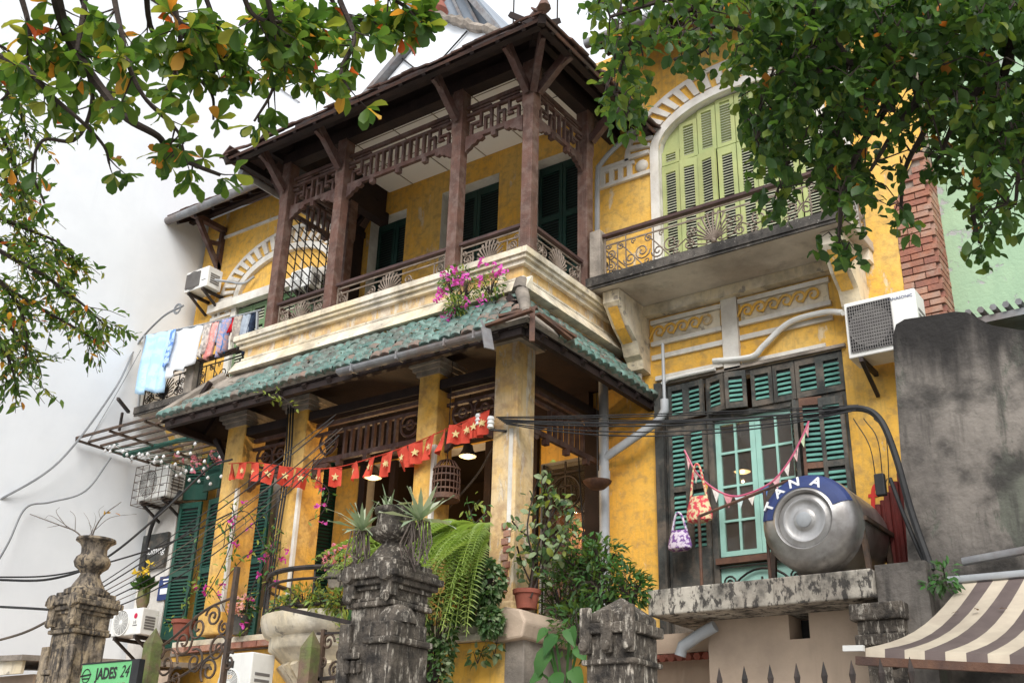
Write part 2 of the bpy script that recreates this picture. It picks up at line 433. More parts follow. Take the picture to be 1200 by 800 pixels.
# the right edge strip has lost its render between z 5.2 and 8.1 and shows brick
xe, xi = XR, XR - .36
edge = [(xi, 0), (xe, 0), (xe, 5.0), (xi + .02, 5.0), (xi - .0, 5.2), (xi, 5.0)]
g.quad((xi, YM, 0), (xe, YM, 0), (xe, YM, 5.0), (xi, YM, 5.0))
up = [(xi, 7.30), (xi + .06, 7.45), (xi + .10, 7.62), (xi + .2, 7.72), (xi + .27, 7.86), (xe, 7.9), (xe, 10.6), (xi, 10.6)]
g.f.append(tuple(range(len(g.v), len(g.v) + len(up)))); g.mi.append(0); g.v += [(p[0], YM, p[1]) for p in up]
g.quad((XL, YM + .34, 0), (XL, YM + .34, 10.6), (XL, YM, 10.6), (XL, YM, 0))
g.o('wall', YEL, villa, fix=False)
rv.o('window_reveal', WHT, villa, fix=False)
# brick pier at the right edge: front face and the side that recedes
pier = G().box(xi - .02, XR - .012, YM + .03, YM + .9, 4.5, 10.6).o('brick_pier', MORT, villa)
bm = []
for k in range(3):
    q = G()
    for a in (0,):
        q.box(-.108, .108, -.03, .03, -.030, .030)
    bm.append(meshof(q, 'brick', BRK[k]))
z = 5.02; r_ = 0
while z < 7.85:
    x = xi + .0 if r_ % 2 == 0 else xi + .11
    xs_ = [x + .225 * i for i in range(-1, 3)]
    for x in xs_:
        a, b_ = max(x, xi + .005), min(x + .215, XR)
        if b_ - a < .05: continue
        if z > 7.3 and (a + b_) / 2 < xi + (z - 7.3) * .5: continue
        m = MX.Translation((.5 * (a + b_), YM + .022 + U_(-.008, .008), z)) @ MX.Rotation(U_(-.02, .02), 4, 'Y') @ MX.Diagonal(((b_ - a) / .216, 1, U_(.9, 1.05), 1))
        inst('brick', random.choice(bm), pier, m)
    y = YM + .13 + (.11 if r_ % 2 else 0)
    if r_ % 2: inst('brick', random.choice(bm), pier, MX.Translation((XR - .026, YM + .075, z)) @ MX.Rotation(PI / 2, 4, 'Z') @ MX.Diagonal((.46, 1, 1, 1)))
    for i in range(3):
        if y + .1 > YM + .88: break
        m = MX.Translation((XR - .026 + U_(-.003, .003), y, z + U_(-.004, .004))) @ MX.Rotation(PI / 2, 4, 'Z') @ MX.Diagonal((.97, 1, U_(.9, 1.05), 1))
        inst('brick', random.choice(bm), pier, m)
        y += .225
    z += .074; r_ += 1
# rooms behind the openings
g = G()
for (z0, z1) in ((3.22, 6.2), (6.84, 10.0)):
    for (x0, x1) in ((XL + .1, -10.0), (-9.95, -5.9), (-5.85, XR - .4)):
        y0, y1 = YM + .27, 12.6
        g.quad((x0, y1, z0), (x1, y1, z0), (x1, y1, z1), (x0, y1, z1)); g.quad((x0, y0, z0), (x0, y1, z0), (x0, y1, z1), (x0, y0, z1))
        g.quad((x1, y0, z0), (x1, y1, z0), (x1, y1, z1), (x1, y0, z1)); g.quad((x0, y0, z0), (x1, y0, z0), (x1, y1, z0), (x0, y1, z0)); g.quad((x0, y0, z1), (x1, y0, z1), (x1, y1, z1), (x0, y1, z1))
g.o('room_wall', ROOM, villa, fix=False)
# main roof and its eaves
def slab_pts(g, pts, t):
    n = len(pts); a = V(pts[1]) - V(pts[0]); b = V(pts[2]) - V(pts[0]); nn = a.cross(b).normalized()
    if nn.z > 0: nn = -nn
    return g.prism(pts, nn * t)
for (x0, x1) in ((XL - .05, -10.0), (-5.6, XR + .25)):
    g = G(); slab_pts(g, [(x0, 9.2, 10.30), (x1, 9.2, 10.30), (x1, 12.2, 12.5), (x0, 12.2, 12.5)], .05); roof = g.o('roof', CLAY, villa)
g = G()
for (x0, x1) in ((XL, -10.0), (-5.6, XR + .2)):
    x = x0 + .1
    while x < x1:
        G().bar((x, 9.22, 10.22), (x, 9.98, 10.78), .06, .08).o('rafter', WOODD, roof); x += .42
    G().bar((x0, 9.55, 10.40), (x1, 9.55, 10.40), .09, .09).o('purlin', WOODD, roof)
G().box(-13.1, -13.0, 9.2, 9.9, 10.22, 10.3).o('eave_bracket', WOOD, roof)
g = G(); g.bar((-13.05, 9.88, 9.55), (-13.05, 9.35, 10.22), .07, .08); g.bar((-13.05, 9.86, 9.5), (-13.05, 9.86, 10.2), .08, .07); g.bar((-13.05, 9.88, 10.0), (-13.05, 9.6, 9.93), .06, .06)
g.o('eave_bracket', WOOD, roof)
G().tube([(XL - .12, 9.14, 10.24), (-9.9, 9.14, 10.24)], .065, 10).o('gutter', GUT, roof, True)
G().tube([(-5.65, 9.14, 10.26), (XR + .3, 9.14, 10.26)], .06, 10).o('gutter', GUT, roof, True)
me_t = meshof(G().prism([(-.085, -.02, 0), (.085, -.02, 0), (.085, -.02, .018), (-.085, -.02, .018)], (0, .2, 0)), 'roof_tile', CLAY)
for x0, x1 in ((XL, -10.0), (-5.6, XR + .2)):
    x = x0
    while x < x1:
        inst('eave_tile', me_t, roof, MX.Translation((x, 9.15 + U_(-.02, .02), 10.33)) @ MX.Rotation(math.radians(36), 4, 'X')); x += .18

# --- mouldings, frieze, pilaster, dentils of the right wing (left wing alike)
def moulding(x0, x1, z, h, d=.03, mat=WHT):
    return G().box(x0, x1, YM - d, YM + .01, z - h / 2, z + h / 2).o('moulding', mat, villa)
for (a, b_) in ((-5.25, -4.40), (-4.20, -3.2)):
    moulding(a, b_, 6.70, .05, .04); moulding(a, b_, 6.44, .05, .04); moulding(a, b_, 6.28, .055)
    p = G().box(a + .02, b_ - .02, YM - .012, YM + .01, 6.47, 6.67).o('frieze_panel', CREAM, villa)
    q = G(); n = int((b_ - a) / .145)
    for i in range(n):
        cx = a + .10 + i * .145; pts = []
        for k in range(15):
            t_ = k / 14; an = PI * .95 - t_ * 2.4 * PI; rr = .078 * (1 - .72 * t_)
            pts.append((cx + rr * math.cos(an), YM - .028, 6.575 + rr * math.sin(an)))
        q.tube([(cx - .12, YM - .026, 6.515)] + pts, [.010] + [.017 - .008 * k / 14 for k in range(15)], 5)
    q.o('scroll_relief', YEL, p, True)
G().box(-4.39, -4.21, YM - .05, YM + .01, 5.94, 6.86).o('pilaster', WHT, villa)
moulding(-4.20, -3.3, 6.0, .04, .025)
moulding(-5.2, -4.40, 6.02, .05, .05)
G().box(-5.16, -3.10, YM - .05, YM + .01, 5.932, 5.965).o('window_lintel', MORR, villa)
def arch_trim(cx, a, z0, b, left, right):
    """white band round the arch, a ring of separate dentils and the impost band"""
    g = G(); n = 26; P1, P2 = arch_pts(cx, a, z0, b, n), arch_pts(cx, a + .11, z0, b + .11, n)
    for k in range(n):
        p, q, r, s_ = P1[k], P1[k + 1], P2[k + 1], P2[k]
        g.prism([(p[0], YM - .035, p[1]), (q[0], YM - .035, q[1]), (r[0], YM - .035, r[1]), (s_[0], YM - .035, s_[1])], (0, .04, 0))
    for sx in (-1, 1):
        x0, x1 = sorted((cx + sx * a, cx + sx * (a + .11)))
        g.box(x0, x1, YM - .035, YM + .005, 7.02, z0)
    g.o('arch_band', WHT, villa)
    g = G(); n = 44
    P3, P4 = arch_pts(cx, a + .125, z0, b + .125, n), arch_pts(cx, a + .40, z0, b + .36, n)
    for k in range(0, n):
        p, q, r, s_ = P3[k], P3[k + 1], P4[k + 1], P4[k]
        y = YM - .045 if k % 2 == 0 else YM - .012
        if k % 2 == 0: g.prism([(p[0], y, p[1]), (q[0], y, q[1]), (r[0], y, r[1]), (s_[0], y, s_[1])], (0, YM - y + .003, 0))
    P5 = arch_pts(cx, a + .46, z0, b + .42, n)
    for k in range(n):
        p, q, r, s_ = P4[k], P4[k + 1], P5[k + 1], P5[k]
        g.prism([(p[0], YM - .03, p[1]), (q[0], YM - .03, q[1]), (r[0], YM - .03, r[1]), (s_[0], YM - .03, s_[1])], (0, .033, 0))
    g.o('dentil_arch', WHT, villa)
    g = G(); g.box(left, cx - a - .115, YM - .04, YM + .002, z0 - .28, z0 - .23); g.box(left, cx - a - .40, YM - .03, YM + .002, z0 - .02, z0 + .03)
    x = left + .03
    while x < cx - a - .36:
        g.box(x, x + .06, YM - .035, YM + .002, z0 - .23, z0 - .07); x += .125
    g.box(left, cx - a - .33, YM - .033, YM + .001, z0 - .07, z0 - .025)
    g.o('impost_band', WHT, villa)
    G().box(cx + a + .115, right, YM - .04, YM + .002, z0 - .28, z0 - .23).o('impost_band', WHT, villa)
    G().lathe([(.001, -.05), (.05, -.045), (.08, -.02), (.085, .002)], cx - a - .235, YM, 16, 'Y', z0 - .13).o('boss', WHT, villa, True)
arch_trim(-4.13, .96, 8.94, .50, -5.92, -3.05)
arch_trim(-11.48, .98, 8.90, .52, -13.05, -10.1)
G().box(-3.02, -2.82, YM - .05, YM + .01, 7.02, 9.9).o('pilaster', WHT, villa)
G().box(-13.05, -10.1, YM - .12, YM + .01, 8.72, 8.86).o('window_lintel', WHT, villa)
moulding(-13.2, -9.95, 10.12, .045, .03)

# --- corbels under the balconies
def corbel(x, wd=.2):
    pr = [(9.9, 6.875), (9.22, 6.875), (9.22, 6.74), (9.30, 6.66), (9.42, 6.52), (9.60, 6.40), (9.66, 6.26), (9.72, 6.22), (9.74, 6.12), (9.9, 6.10)]
    c = G().prism([(x - wd / 2, p[0], p[1]) for p in pr], (wd, 0, 0)).o('corbel', CREAM, villa)
    q = G(); pr2 = [(9.26, 6.70), (9.31, 6.645), (9.43, 6.50), (9.585, 6.39)]
    for k in range(3):
        a, b_ = pr2[k], pr2[k + 1]
        d = V((0, b_[1] - a[1], -(b_[0] - a[0]))).normalized() * .012
        if d.y > 0: d = -d
        q.quad((x - wd * .3, a[0] + d.y, a[1] + d.z), (x + wd * .3, a[0] + d.y, a[1] + d.z), (x + wd * .3, b_[0] + d.y, b_[1] + d.z), (x - wd * .3, b_[0] + d.y, b_[1] + d.z))
    q.o('yellow_inset', YEL, c)
    G().tube([(x, 9.83, 6.1), (x, 9.83, 5.98)], [.03, .018], 6).o('drop', WHT, c)
for x in (-5.38, -2.93, -12.9, -10.2): corbel(x)

# --- wrought iron
def spiral(u, v, r, turns, a0, sgn, n=20, r1=.15):
    return [(u + r * (1 - (1 - r1) * i / (n - 1)) * math.cos(a0 + sgn * turns * 2 * PI * i / (n - 1)), v + r * (1 - (1 - r1) * i / (n - 1)) * math.sin(a0 + sgn * turns * 2 * PI * i / (n - 1)), 0) for i in range(n)]
def shell(g, u, v, r, t=.007):
    for k in range(-6, 7):
        a = PI / 2 + k * .205
        rr = r * (1 - .012 * k * k)
        pts = [(u + .02 * math.cos(a), v + .02 * math.sin(a), .006), (u + rr * .6 * math.cos(a), v + rr * .6 * math.sin(a), .02), (u + rr * .92 * math.cos(a), v + rr * .92 * math.sin(a), .008)]
        g.tube(pts, t, 4); g.tube(spiral(u + rr * .92 * math.cos(a), v + rr * .92 * math.sin(a), .018, .8, a, 1 if k < 0 else -1, 7), t * .8, 4)
    g.lathe([(.03, -.01), (.025, .02), (.001, .03)], u, v, 8)
def rail_panel(o, u, L, z0, H, parent, kind=0, mat=IRONT, toprail=True):
    """one balustrade panel: bars, end scrolls, fan motif in the middle"""
    m = frame((o[0], o[1], z0), u)
    rp = G(m)
    t = .0095
    for v in (.05, H - .10) + ((H - .03,) if 1 else ()):
        rp.bar((0, v, 0), (L, v, 0), .016, .012)
    for uu in (.012, L - .012): rp.bar((uu, 0, 0), (uu, H, 0), .016, .016)
    c = L / 2
    if L > .75:
        shell(rp, c, .09, H * .72, t * 1.1)
        for s in (-1, 1):
            rp.tube(spiral(c + s * .06, .10, .05, 1.2, -PI / 2, -s, 14), t, 4)
            rp.tube([(c + s * x_, y_, .004) for x_, y_ in ((.08, .07), (.2, .10), (.32, .2), (.42, .13))], t, 4)
            rp.tube(spiral(c + s * .27, H * .52, .06, 1.5, -PI / 2 * s, s), t, 4)
            rp.tube(spiral(c + s * .29, .13, .065, 1.4, PI / 2, s), t, 4)
            if L > 1.6:
                for q in range(int((L / 2 - .5) / .34)):
                    b0 = c + s * (.5 + q * .34)
                    rp.tube(spiral(b0, H * .42, .1, 1.7, 0, s), t, 4); rp.tube(spiral(b0 + s * .15, .16, .08, 1.5, PI, -s), t, 4)
                    rp.bar((b0 + s * .2, .05, 0), (b0 + s * .2, H - .03, 0), .011, .011)
                    rp.tube(spiral(b0 + s * .26, H * .70, .05, 1.4, PI / 2, -s, 14), t * .9, 4); rp.tube(spiral(b0 + s * .10, H * .74, .035, 1.3, -PI / 2, s, 12), t * .8, 4); rp.tube(spiral(b0 - s * .06, H * .16, .045, 1.4, 0, s, 14), t * .8, 4)
                    rp.tube([(b0, .05, 0), (b0 + s * .08, H * .3, 0), (b0 + s * .2, H * .6, 0), (b0 + s * .3, H * .78, 0)], t * .8, 4)
    else:
        shell(rp, c, .08, H * .5, t * .8)
    for s in (-1, 1):                                       # end clusters
        e = c + s * (L / 2 - .085)
        rp.tube(spiral(e, H * .25, .06, 1.6, PI / 2, s), t, 4); rp.tube(spiral(e, H * .55, .06, 1.6, -PI / 2, -s), t, 4)
        rp.tube(spiral(e + s * .03, H * .76, .035, 1.3, 0, s, 12), t, 4)
        rp.bar((c + s * (L / 2 - .165), .05, 0), (c + s * (L / 2 - .165), H - .1, 0), .012, .012)
    ob = rp.o('railing', mat, parent)
    if toprail:
        G(m).bar((-.01, H + .02, 0), (L + .01, H + .02, 0), .065, .034, (0, 1, 0)).o('handrail', RAILW, ob)
    return ob

# --- balconies of the two wings
def balcony(x0, x1):
    s = G().box(x0, x1, 9.1, 9.9, 6.885, 7.0).o('balcony_slab', SLAB, villa, bev=.012)
    e = G(); e.box(x0 - .005, x1 + .005, 9.06, 9.097, 6.90, 7.005); e.box(x0 - .003, x1 + .003, 9.075, 9.098, 6.868, 6.897)
    e.o('slab_edge', EDGE, s)
    g_ = G(); g_.box(x0 + .02, x1 - .02, 9.78, 9.9, 6.76, 6.882); g_.o('cove_moulding', CREAM, s)
    return s
bs = balcony(-5.6, -2.72)
rail_panel((-5.42, 9.16), (1, 0, 0), 2.62, 7.0, .50, bs, mat=IRONT)
rail_panel((-2.78, 9.9), (0, -1, 0), .72, 7.0, .50, bs, mat=IRONT)
rail_panel((-5.5, 9.9), (0, -1, 0), .66, 7.0, .48, bs, toprail=False, mat=IRONT)
G().box(-5.58, -5.44, 9.10, 9.24, 7.0, 7.60).o('rail_pier', MORR, bs, bev=.01)
bl = balcony(-13.45, -10.0)
rail_panel((-12.2, 9.16), (1, 0, 0), 2.1, 7.0, .50, bl, mat=IRONB)
rail_panel((-13.4, 9.16), (1, 0, 0), .95, 7.0, .50, bl, mat=IRONB)
G().box(-12.42, -12.24, 9.10, 9.26, 7.0, 7.55).o('rail_pier', MORR, bl, bev=.01)

# --- shutters
def leaf(parent, o, u, Wd, Hh, panels, fm, sm, pitch=.045, st=.045, back=True, label=None, name='shutter', bk=None):
    """one louvred leaf: frame (part) with slats and a black sheet painting the dark gaps (sub-parts). o = lower left corner, u = direction"""
    m = frame(o, u)
    g = G(m); t = .036
    g.box(0, st, 0, Hh, -t / 2, t / 2); g.box(Wd - st, Wd, 0, Hh, -t / 2, t / 2)
    edges = [0] + [p for pr in panels for p in pr] + [Hh]
    for k in range(0, len(edges), 2): g.box(st, Wd - st, edges[k], edges[k + 1], -t / 2 + .002, t / 2 - .002)
    ob = g.o(name, fm, parent, label=label)
    s = G(m)
    for a, b_ in panels:
        v = a + pitch * .5
        while v < b_ - pitch * .2:
            s.add([(st, v - pitch * .22, .016), (Wd - st, v - pitch * .22, .016), (Wd - st, v + pitch * .34, -.006), (st, v + pitch * .34, -.006)], [(0, 1, 2, 3)])
            s.add([(st, v - pitch * .22, .016), (Wd - st, v - pitch * .22, .016), (Wd - st, v - pitch * .34, .013), (st, v - pitch * .34, .013)], [(0, 3, 2, 1)])
            v += pitch
    s.o('slats', sm, ob, kind='stuff', fix=False)
    if back:
        q = G(m)
        for a, b_ in panels: q.box(st * .9, Wd - st * .9, a - .005, b_ + .005, -.016, -.013)
        q.o('gap_shade_sheet', bk or BLACKP, ob)  # black sheet paints the shade seen between the slats
    return ob
# right arched door: eight narrow lime leaves, and the arched transom above
n = 8; w8 = 1.92 / n
for i in range(n):
    ang = (.10 if i % 2 else -.10) if i in (1, 2, 5, 6) else 0
    yo = YM + .06 - (.02 if i in (1, 2, 5, 6) else 0)
    sh = leaf(villa, (-5.09 + i * w8 + .006, yo, 7.03), (math.cos(ang), math.sin(ang), 0), w8 - .012, 1.70, [(.30, .95), (1.02, 1.60)], LIME, LIMES, .036, .05)
    k = G(frame((-5.09 + i * w8 + .02, yo - .022, 7.06), (1, 0, 0)))
    k.box(.0, .2, .03, .05, 0, .01); k.box(.0, .02, .05, .17, 0, .01); k.box(.02, .12, .15, .17, 0, .01); k.box(.1, .12, .085, .15, 0, .01); k.box(.05, .1, .085, .105, 0, .01)
    k.o('key_pattern', WHT, sh)
for i in range(n):
    xa, xb = -5.09 + i * w8, -5.09 + (i + 1) * w8
    xm = max(abs(xa + 4.13), abs(xb + 4.13))
    hh = .20 + .5 * math.sqrt(max(0, 1 - (xm / .96) ** 2)) - .02
    leaf(villa, (xa + .005, YM + .075, 8.75), (1, 0, 0), w8 - .01, hh, [(.05, hh - .05)] if hh > .2 else [(.04, hh - .03)], LIME, LIMES, .036, .05, name='transom_panel')
    # green spandrel closing the arch
    q = G()
    for j in range(4):
        p0, p1 = xa + (xb - xa) * j / 4, xa + (xb - xa) * (j + 1) / 4
        za, zb = [8.94 + .5 * math.sqrt(max(0, 1 - ((p + 4.13) / .96) ** 2)) for p in (p0, p1)]
        q.prism([(p0, YM + .08, 8.74), (p1, YM + .08, 8.74), (p1, YM + .08, zb), (p0, YM + .08, za)], (0, .02, 0))
    q.o('transom_board', LIME, villa)
# left arched door: grey green shutters below a lintel, yellow tympanum
for i in range(6):
    leaf(villa, (-12.44 + i * .325, YM + .03, 7.04), (1, 0, 0), .315, 1.66, [(.2, .95), (1.05, 1.28), (1.36, 1.58)], LGRN, LIMES, .05, .045)
G().box(-12.46, -10.50, YM + .03, YM + .10, 8.86, 9.44).o('tympanum', YEL, villa)
# doors behind the upper porch
for (a, b_, c, d, _), nl in ((H_D1, 2), (H_D2, 2), (H_D3, 2)):
    ww = (b_ - a) / nl
    for i in range(nl):
        leaf(villa, (a + i * ww + .004, YM + .19, c + .02), (1, 0, 0), ww - .008, d - c - .03, [(.12, .9), (1.0, 1.7), (1.78, d - c - .14)], GDK, GDK, .04, .05)
# left ground-floor door: green shutters folded out, window bars
def open_leaf(x, y, z0, wd, h, ang, fm=GMID, sm=GMID, panels=None, pitch=.045, **k):
    return leaf(villa, (x, y, z0), (math.cos(ang), math.sin(ang), 0), wd, h, panels or [(.3, h * .5 - .04), (h * .5 + .04, h - .08)], fm, sm, pitch, .05, **k)
LW = T
open_leaf(-12.66, 9.55, 3.55, .40, 2.0, .15, label='dark green louvred shutter folded open')
open_leaf(-12.66, 9.53, 5.60, .40, .52, .45)
open_leaf(-12.12, 9.62, 3.55, .34, 2.0, -.15)
open_leaf(-12.20, 9.55, 5.66, .40, .55, -.10)
g = G()
for x in (-12.24, -12.12, -12.0): g.bar((x, YM + .02, 3.5), (x, YM + .02, 6.0), .05, .04)
g.box(-12.35, -11.75, YM + .0, YM + .06, 5.52, 5.6)
g.o('window_bars', BWOOD, villa)
G().box(-12.34, -11.76, YM + .10, YM + .12, 3.51, 5.99).o('pane', GLS, villa)
for i, x in enumerate((-11.72, -11.36)):
    open_leaf(x, 9.75, 3.4, .34, 2.45, .0)
open_leaf(-10.2, 9.6, 3.4, .45, 2.45, 1.2)

# ---------------------------------------------------------------- the porch: upper storey of wood on a stucco deck
PX = [-9.49, -8.51, -6.68, -5.695]          # the four posts of the front row
PYF, PYB = 8.085, 9.2
PT = 9.30
deck = G().box(-9.72, -5.63, 7.92, 9.9, 6.20, 6.80).o('porch_deck', YELP, villa)
def ring(z0, z1, pr, mat, name, par, x0=-9.72, x1=-5.63, y0=7.92):
    """a moulding that runs along the front and both sides"""
    g = G()
    g.box(x0 - pr, x1 + pr, y0 - pr, y0, z0, z1)
    g.box(x1, x1 + pr, y0, 9.88, z0, z1); g.box(x0 - pr, x0, y0, 9.88, z0, z1)
    return g.o(name, mat, par)
ring(6.765, 6.83, .11, CREAM, 'cornice', deck); ring(6.725, 6.763, .085, CREAM, 'cornice', deck); ring(6.675, 6.723, .05, CREAM, 'cornice', deck); ring(6.525, 6.55, .025, CREAM, 'cornice', deck)
g = G(); g.prism([(-9.84, 7.90, 6.523), (-9.84, 7.80, 6.36), (-9.84, 7.918, 6.36), (-9.84, 7.918, 6.523)], (4.33, 0, 0)); g.o('flashing', CREAM, deck)
g = G(); g.prism([(-5.61, 7.93, 6.523), (-5.51, 7.93, 6.36), (-5.628, 7.93, 6.36), (-5.628, 7.93, 6.523)], (0, 1.95, 0)); g.o('flashing', CREAM, deck)
G().box(-9.72, -5.63, 7.93, 9.9, 6.803, 6.84).o('deck_floor', CREAM, deck)
def post(x, y, z0, z1, w_=.142):
    p = G()
    p.lathe([(w_ * .74, 0), (w_ * .74, .12), (w_ * .66, .15), (w_ * .66, z1 - z0 - .62), (w_ * .76, z1 - z0 - .58), (w_ * .76, z1 - z0)], x, y, 4, 'Z', z0, .5)
    return p.o('post', PWOOD, villa, bev=.008)
posts = [post(x, PYF, 6.82, PT) for x in PX] + [post(PX[3], PYB, 6.82, PT), post(PX[0], PYB, 6.82, PT)]
def strut(x, y, dx, dy, par):
    g = G(); g.bar((x, y, PT - .42), (x + dx, y + dy, PT + .02), .075, .10); g.bar((x + dx * .2, y + dy * .2, PT - .25), (x + dx * .9, y + dy * .9, PT - .12), .05, .07)
    g.o('strut', WOOD, par)
for p, x in zip(posts[:4], PX): strut(x, PYF - .08, 0, -.5, p)
strut(PX[3] + .08, PYF, .48, 0, posts[3]); strut(PX[3] + .08, PYB, .48, 0, posts[4]); strut(PX[3] + .06, PYF - .06, .42, -.42, posts[3]); strut(PX[0] - .08, PYF, -.3, 0, posts[0])
def scallop(p, dirx, diry, par):
    """carved bracket that grows from a post under the fret"""
    prof = [(0, 0), (.24, 0), (.25, -.03), (.21, -.055), (.17, -.04), (.14, -.075), (.09, -.08), (.07, -.11), (.03, -.125), (0, -.15)]
    g = G(); d = V((dirx, diry, 0)); nrm = V((-diry, dirx, 0))
    g.prism([V(p) + d * a + V((0, 0, b)) - nrm * .025 for a, b in prof], nrm * .05)
    g.o('carved_bracket', WOOD, par)
def fret(p, q, z0, z1, par, mat=WOOD, meander=True):
    """lattice board between two posts: rails, a row of slats, key patterns at the ends, pendants below"""
    p, q = V((p[0], p[1], z0)), V((q[0], q[1], z0)); L = (q - p).length; H = z1 - z0
    m = frame(p, q - p); g = G(m); t = .022
    def b(u0, u1, v0, v1): g.box(u0, u1, v0, v1, -t, t)
    b(0, L, -.01, .045); b(0, L, H - .045, H); b(.0, L, H - .145, H - .11)
    e = min(.34, L * .42)
    for s in (0, 1):
        def c(u0, u1, v0, v1):
            if s: u0, u1 = L - u1, L - u0
            g.box(u0, u1, v0, v1, -t * .8, t * .8)
        if meander:
            h2 = H - .145
            c(e, e + .03, .045, h2); c(.05, .08, .045, h2 * .62); c(.05, e * .55, h2 * .58, h2 * .58 + .03); c(e * .55, e * .55 + .03, .13, h2); c(.14, e * .55, .13, .16); c(e * .75, e * .75 + .03, .045, h2 * .7); c(e * .75, e, h2 * .66, h2 * .66 + .03); c(.0, .1, h2 * .82, h2 * .82 + .03)
            c(e * .2, e, H - .09, H - .065)
    u = e + .1
    while u < L - e - .05:
        b(u, u + .03, .045, H - .145); u += .105
    k = int(L / .45)
    ob = g.o('fret_panel', mat, par)
    for i in range(1, k + 1):
        G(m).lathe([(.03, 0), (.045, -.03), (.03, -.05), (.04, -.075), (.001, -.11)], L * i / (k + 1), -.01, 8, 'Y').o('pendant', mat, ob) if False else None
        uu = L * i / (k + 1)
        G(m).box(uu - .03, uu + .03, -.075, -.012, -.03, .03).o('pendant', mat, ob)
    return ob
F0, F1 = 8.60, 9.06
for i in range(3):
    fret((PX[i] + .1, PYF), (PX[i + 1] - .1, PYF), F0, F1, villa)
    scallop((PX[i] + .1, PYF, F0 - .012), 1, 0, posts[i]); scallop((PX[i + 1] - .1, PYF, F0 - .012), -1, 0, posts[i + 1])
fret((PX[3], PYF + .1), (PX[3], PYB - .1), F0, F1, villa); scallop((PX[3], PYF + .1, F0 - .012), 0, 1, posts[3]); scallop((PX[3], PYB - .1, F0 - .012), 0, -1, posts[4])
fret((PX[0], PYB - .1), (PX[0], PYF + .1), F0, F1, villa)
# beams and eave
g = G()
g.box(PX[0] - .08, PX[3] + .08, PYF - .075, PYF + .075, 9.27, 9.44); g.box(PX[3] - .075, PX[3] + .075, PYF + .08, 9.9, 9.271, 9.441); g.box(PX[0] - .075, PX[0] + .075, PYF + .08, 9.9, 9.271, 9.441)
g.o('beam', WOODD, villa)
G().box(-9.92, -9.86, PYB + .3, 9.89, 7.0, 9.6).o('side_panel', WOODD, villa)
g = G(); g.box(PX[0] - .02, PX[3] + .02, PYF - .015, PYF + .015, 9.442, 9.95); g.box(PX[3] - .015, PX[3] + .015, PYF + .016, 9.89, 9.443, 9.95); g.box(PX[0] - .015, PX[0] + .015, PYF + .016, 9.89, 9.443, 9.95); g.o('frieze_board', WOODD, villa)
EX0, EX1, EY, EZ = -9.98, -5.10, 7.40, 9.20
SLP = .90
def up(dy): return EZ + SLP * dy
g = G(); q_ = .80; zt = up(q_)
slab_pts(g, [(EX0, EY, EZ), (EX1, EY, EZ), (EX1 - q_, EY + q_, zt), (EX0 + q_ * .6, EY + q_, zt)], .03)
slab_pts(g, [(EX1, EY, EZ), (EX1, 10.3, EZ), (EX1 - q_, 10.3, zt), (EX1 - q_, EY + q_, zt)], .03)
slab_pts(g, [(EX0, 10.3, EZ), (EX0, EY, EZ), (EX0 + q_ * .6, EY + q_, zt), (EX0 + q_ * .6, 10.3, zt)], .03)
slab_pts(g, [(EX0 + q_ * .6, EY + q_, zt), (EX1 - q_, EY + q_, zt), (EX1 - q_, 10.3, zt + .35), (EX0 + q_ * .6, 10.3, zt + .35)], .03)
proof = g.o('porch_roof', CLAY, villa)
g = G()
for zz, dy in ((EZ + .03, .10), (EZ + .22, .36)):
    g.box(EX0 + dy, EX1 - dy, EY + dy - .04, EY + dy + .04, zz - .06, zz + .03); g.box(EX1 - dy - .04, EX1 - dy + .04, EY + dy + .045, 9.9, zz - .059, zz + .031); g.box(EX0 + dy - .04, EX0 + dy + .04, EY + dy + .045, 9.9, zz - .061, zz + .029)
g.o('purlin', WOODD, proof)
x = EX0 + .2
while x < EX1 - .15:
    G().bar((x, EY + .02, EZ - .02), (x, EY + .7, up(.68) - .06), .05, .06).o('rafter', WOODD, proof); x += .34
y = EY + .25
while y < 9.9:
    G().bar((EX1 - .02, y, EZ - .02), (EX1 - .6, y, EZ + .48), .05, .06).o('rafter', WOODD, proof); G().bar((EX0 + .02, y, EZ - .02), (EX0 + .5, y, EZ + .42), .05, .06).o('rafter', WOODD, proof); y += .34
G().bar((EX1, EY, EZ - .03), (PX[3], PYF, EZ + .36), .08, .09).o('hip_rafter', WOODD, proof); G().bar((EX0, EY, EZ - .03), (PX[0], PYF, EZ + .36), .08, .09).o('hip_rafter', WOODD, proof)
x = EX0
while x < EX1:
    inst('eave_tile', me_t, proof, MX.Translation((x, EY - .03 + U_(-.025, .025), EZ + .022 + U_(0, .012))) @ MX.Rotation(math.radians(38) + U_(-.06, .06), 4, 'X') @ MX.Rotation(U_(-.05, .05), 4, 'Z')); x += .172
y = EY + .05
while y < 10.1:
    inst('eave_tile', me_t, proof, MX.Translation((EX1 + .03 + U_(-.025, .025), y, EZ + .022 + U_(0, .012))) @ MX.Rotation(PI / 2, 4, 'Z') @ MX.Rotation(math.radians(38) + U_(-.06, .06), 4, 'X'))
    inst('eave_tile', me_t, proof, MX.Translation((EX0 - .03, y, EZ + .024)) @ MX.Rotation(-PI / 2, 4, 'Z') @ MX.Rotation(math.radians(38), 4, 'X')); y += .172
g = G(); g.tube([(EX1 + .04, EY - .04, EZ + .06), (EX1 - .5, EY + .52, EZ + .53)], [.06, .07], 8); g.tube([(EX1 + .06, EY - .06, EZ + .04), (EX1 + .05, EY - .05, EZ + .14)], [.075, .04], 8)
g.o('hip_ridge', CLAY, proof)
G().tube([(EX0 - .04, EY + .3, EZ - .02), (EX0 - .04, 9.3, EZ - .03)], .055, 8).o('gutter', GUT, proof, True)
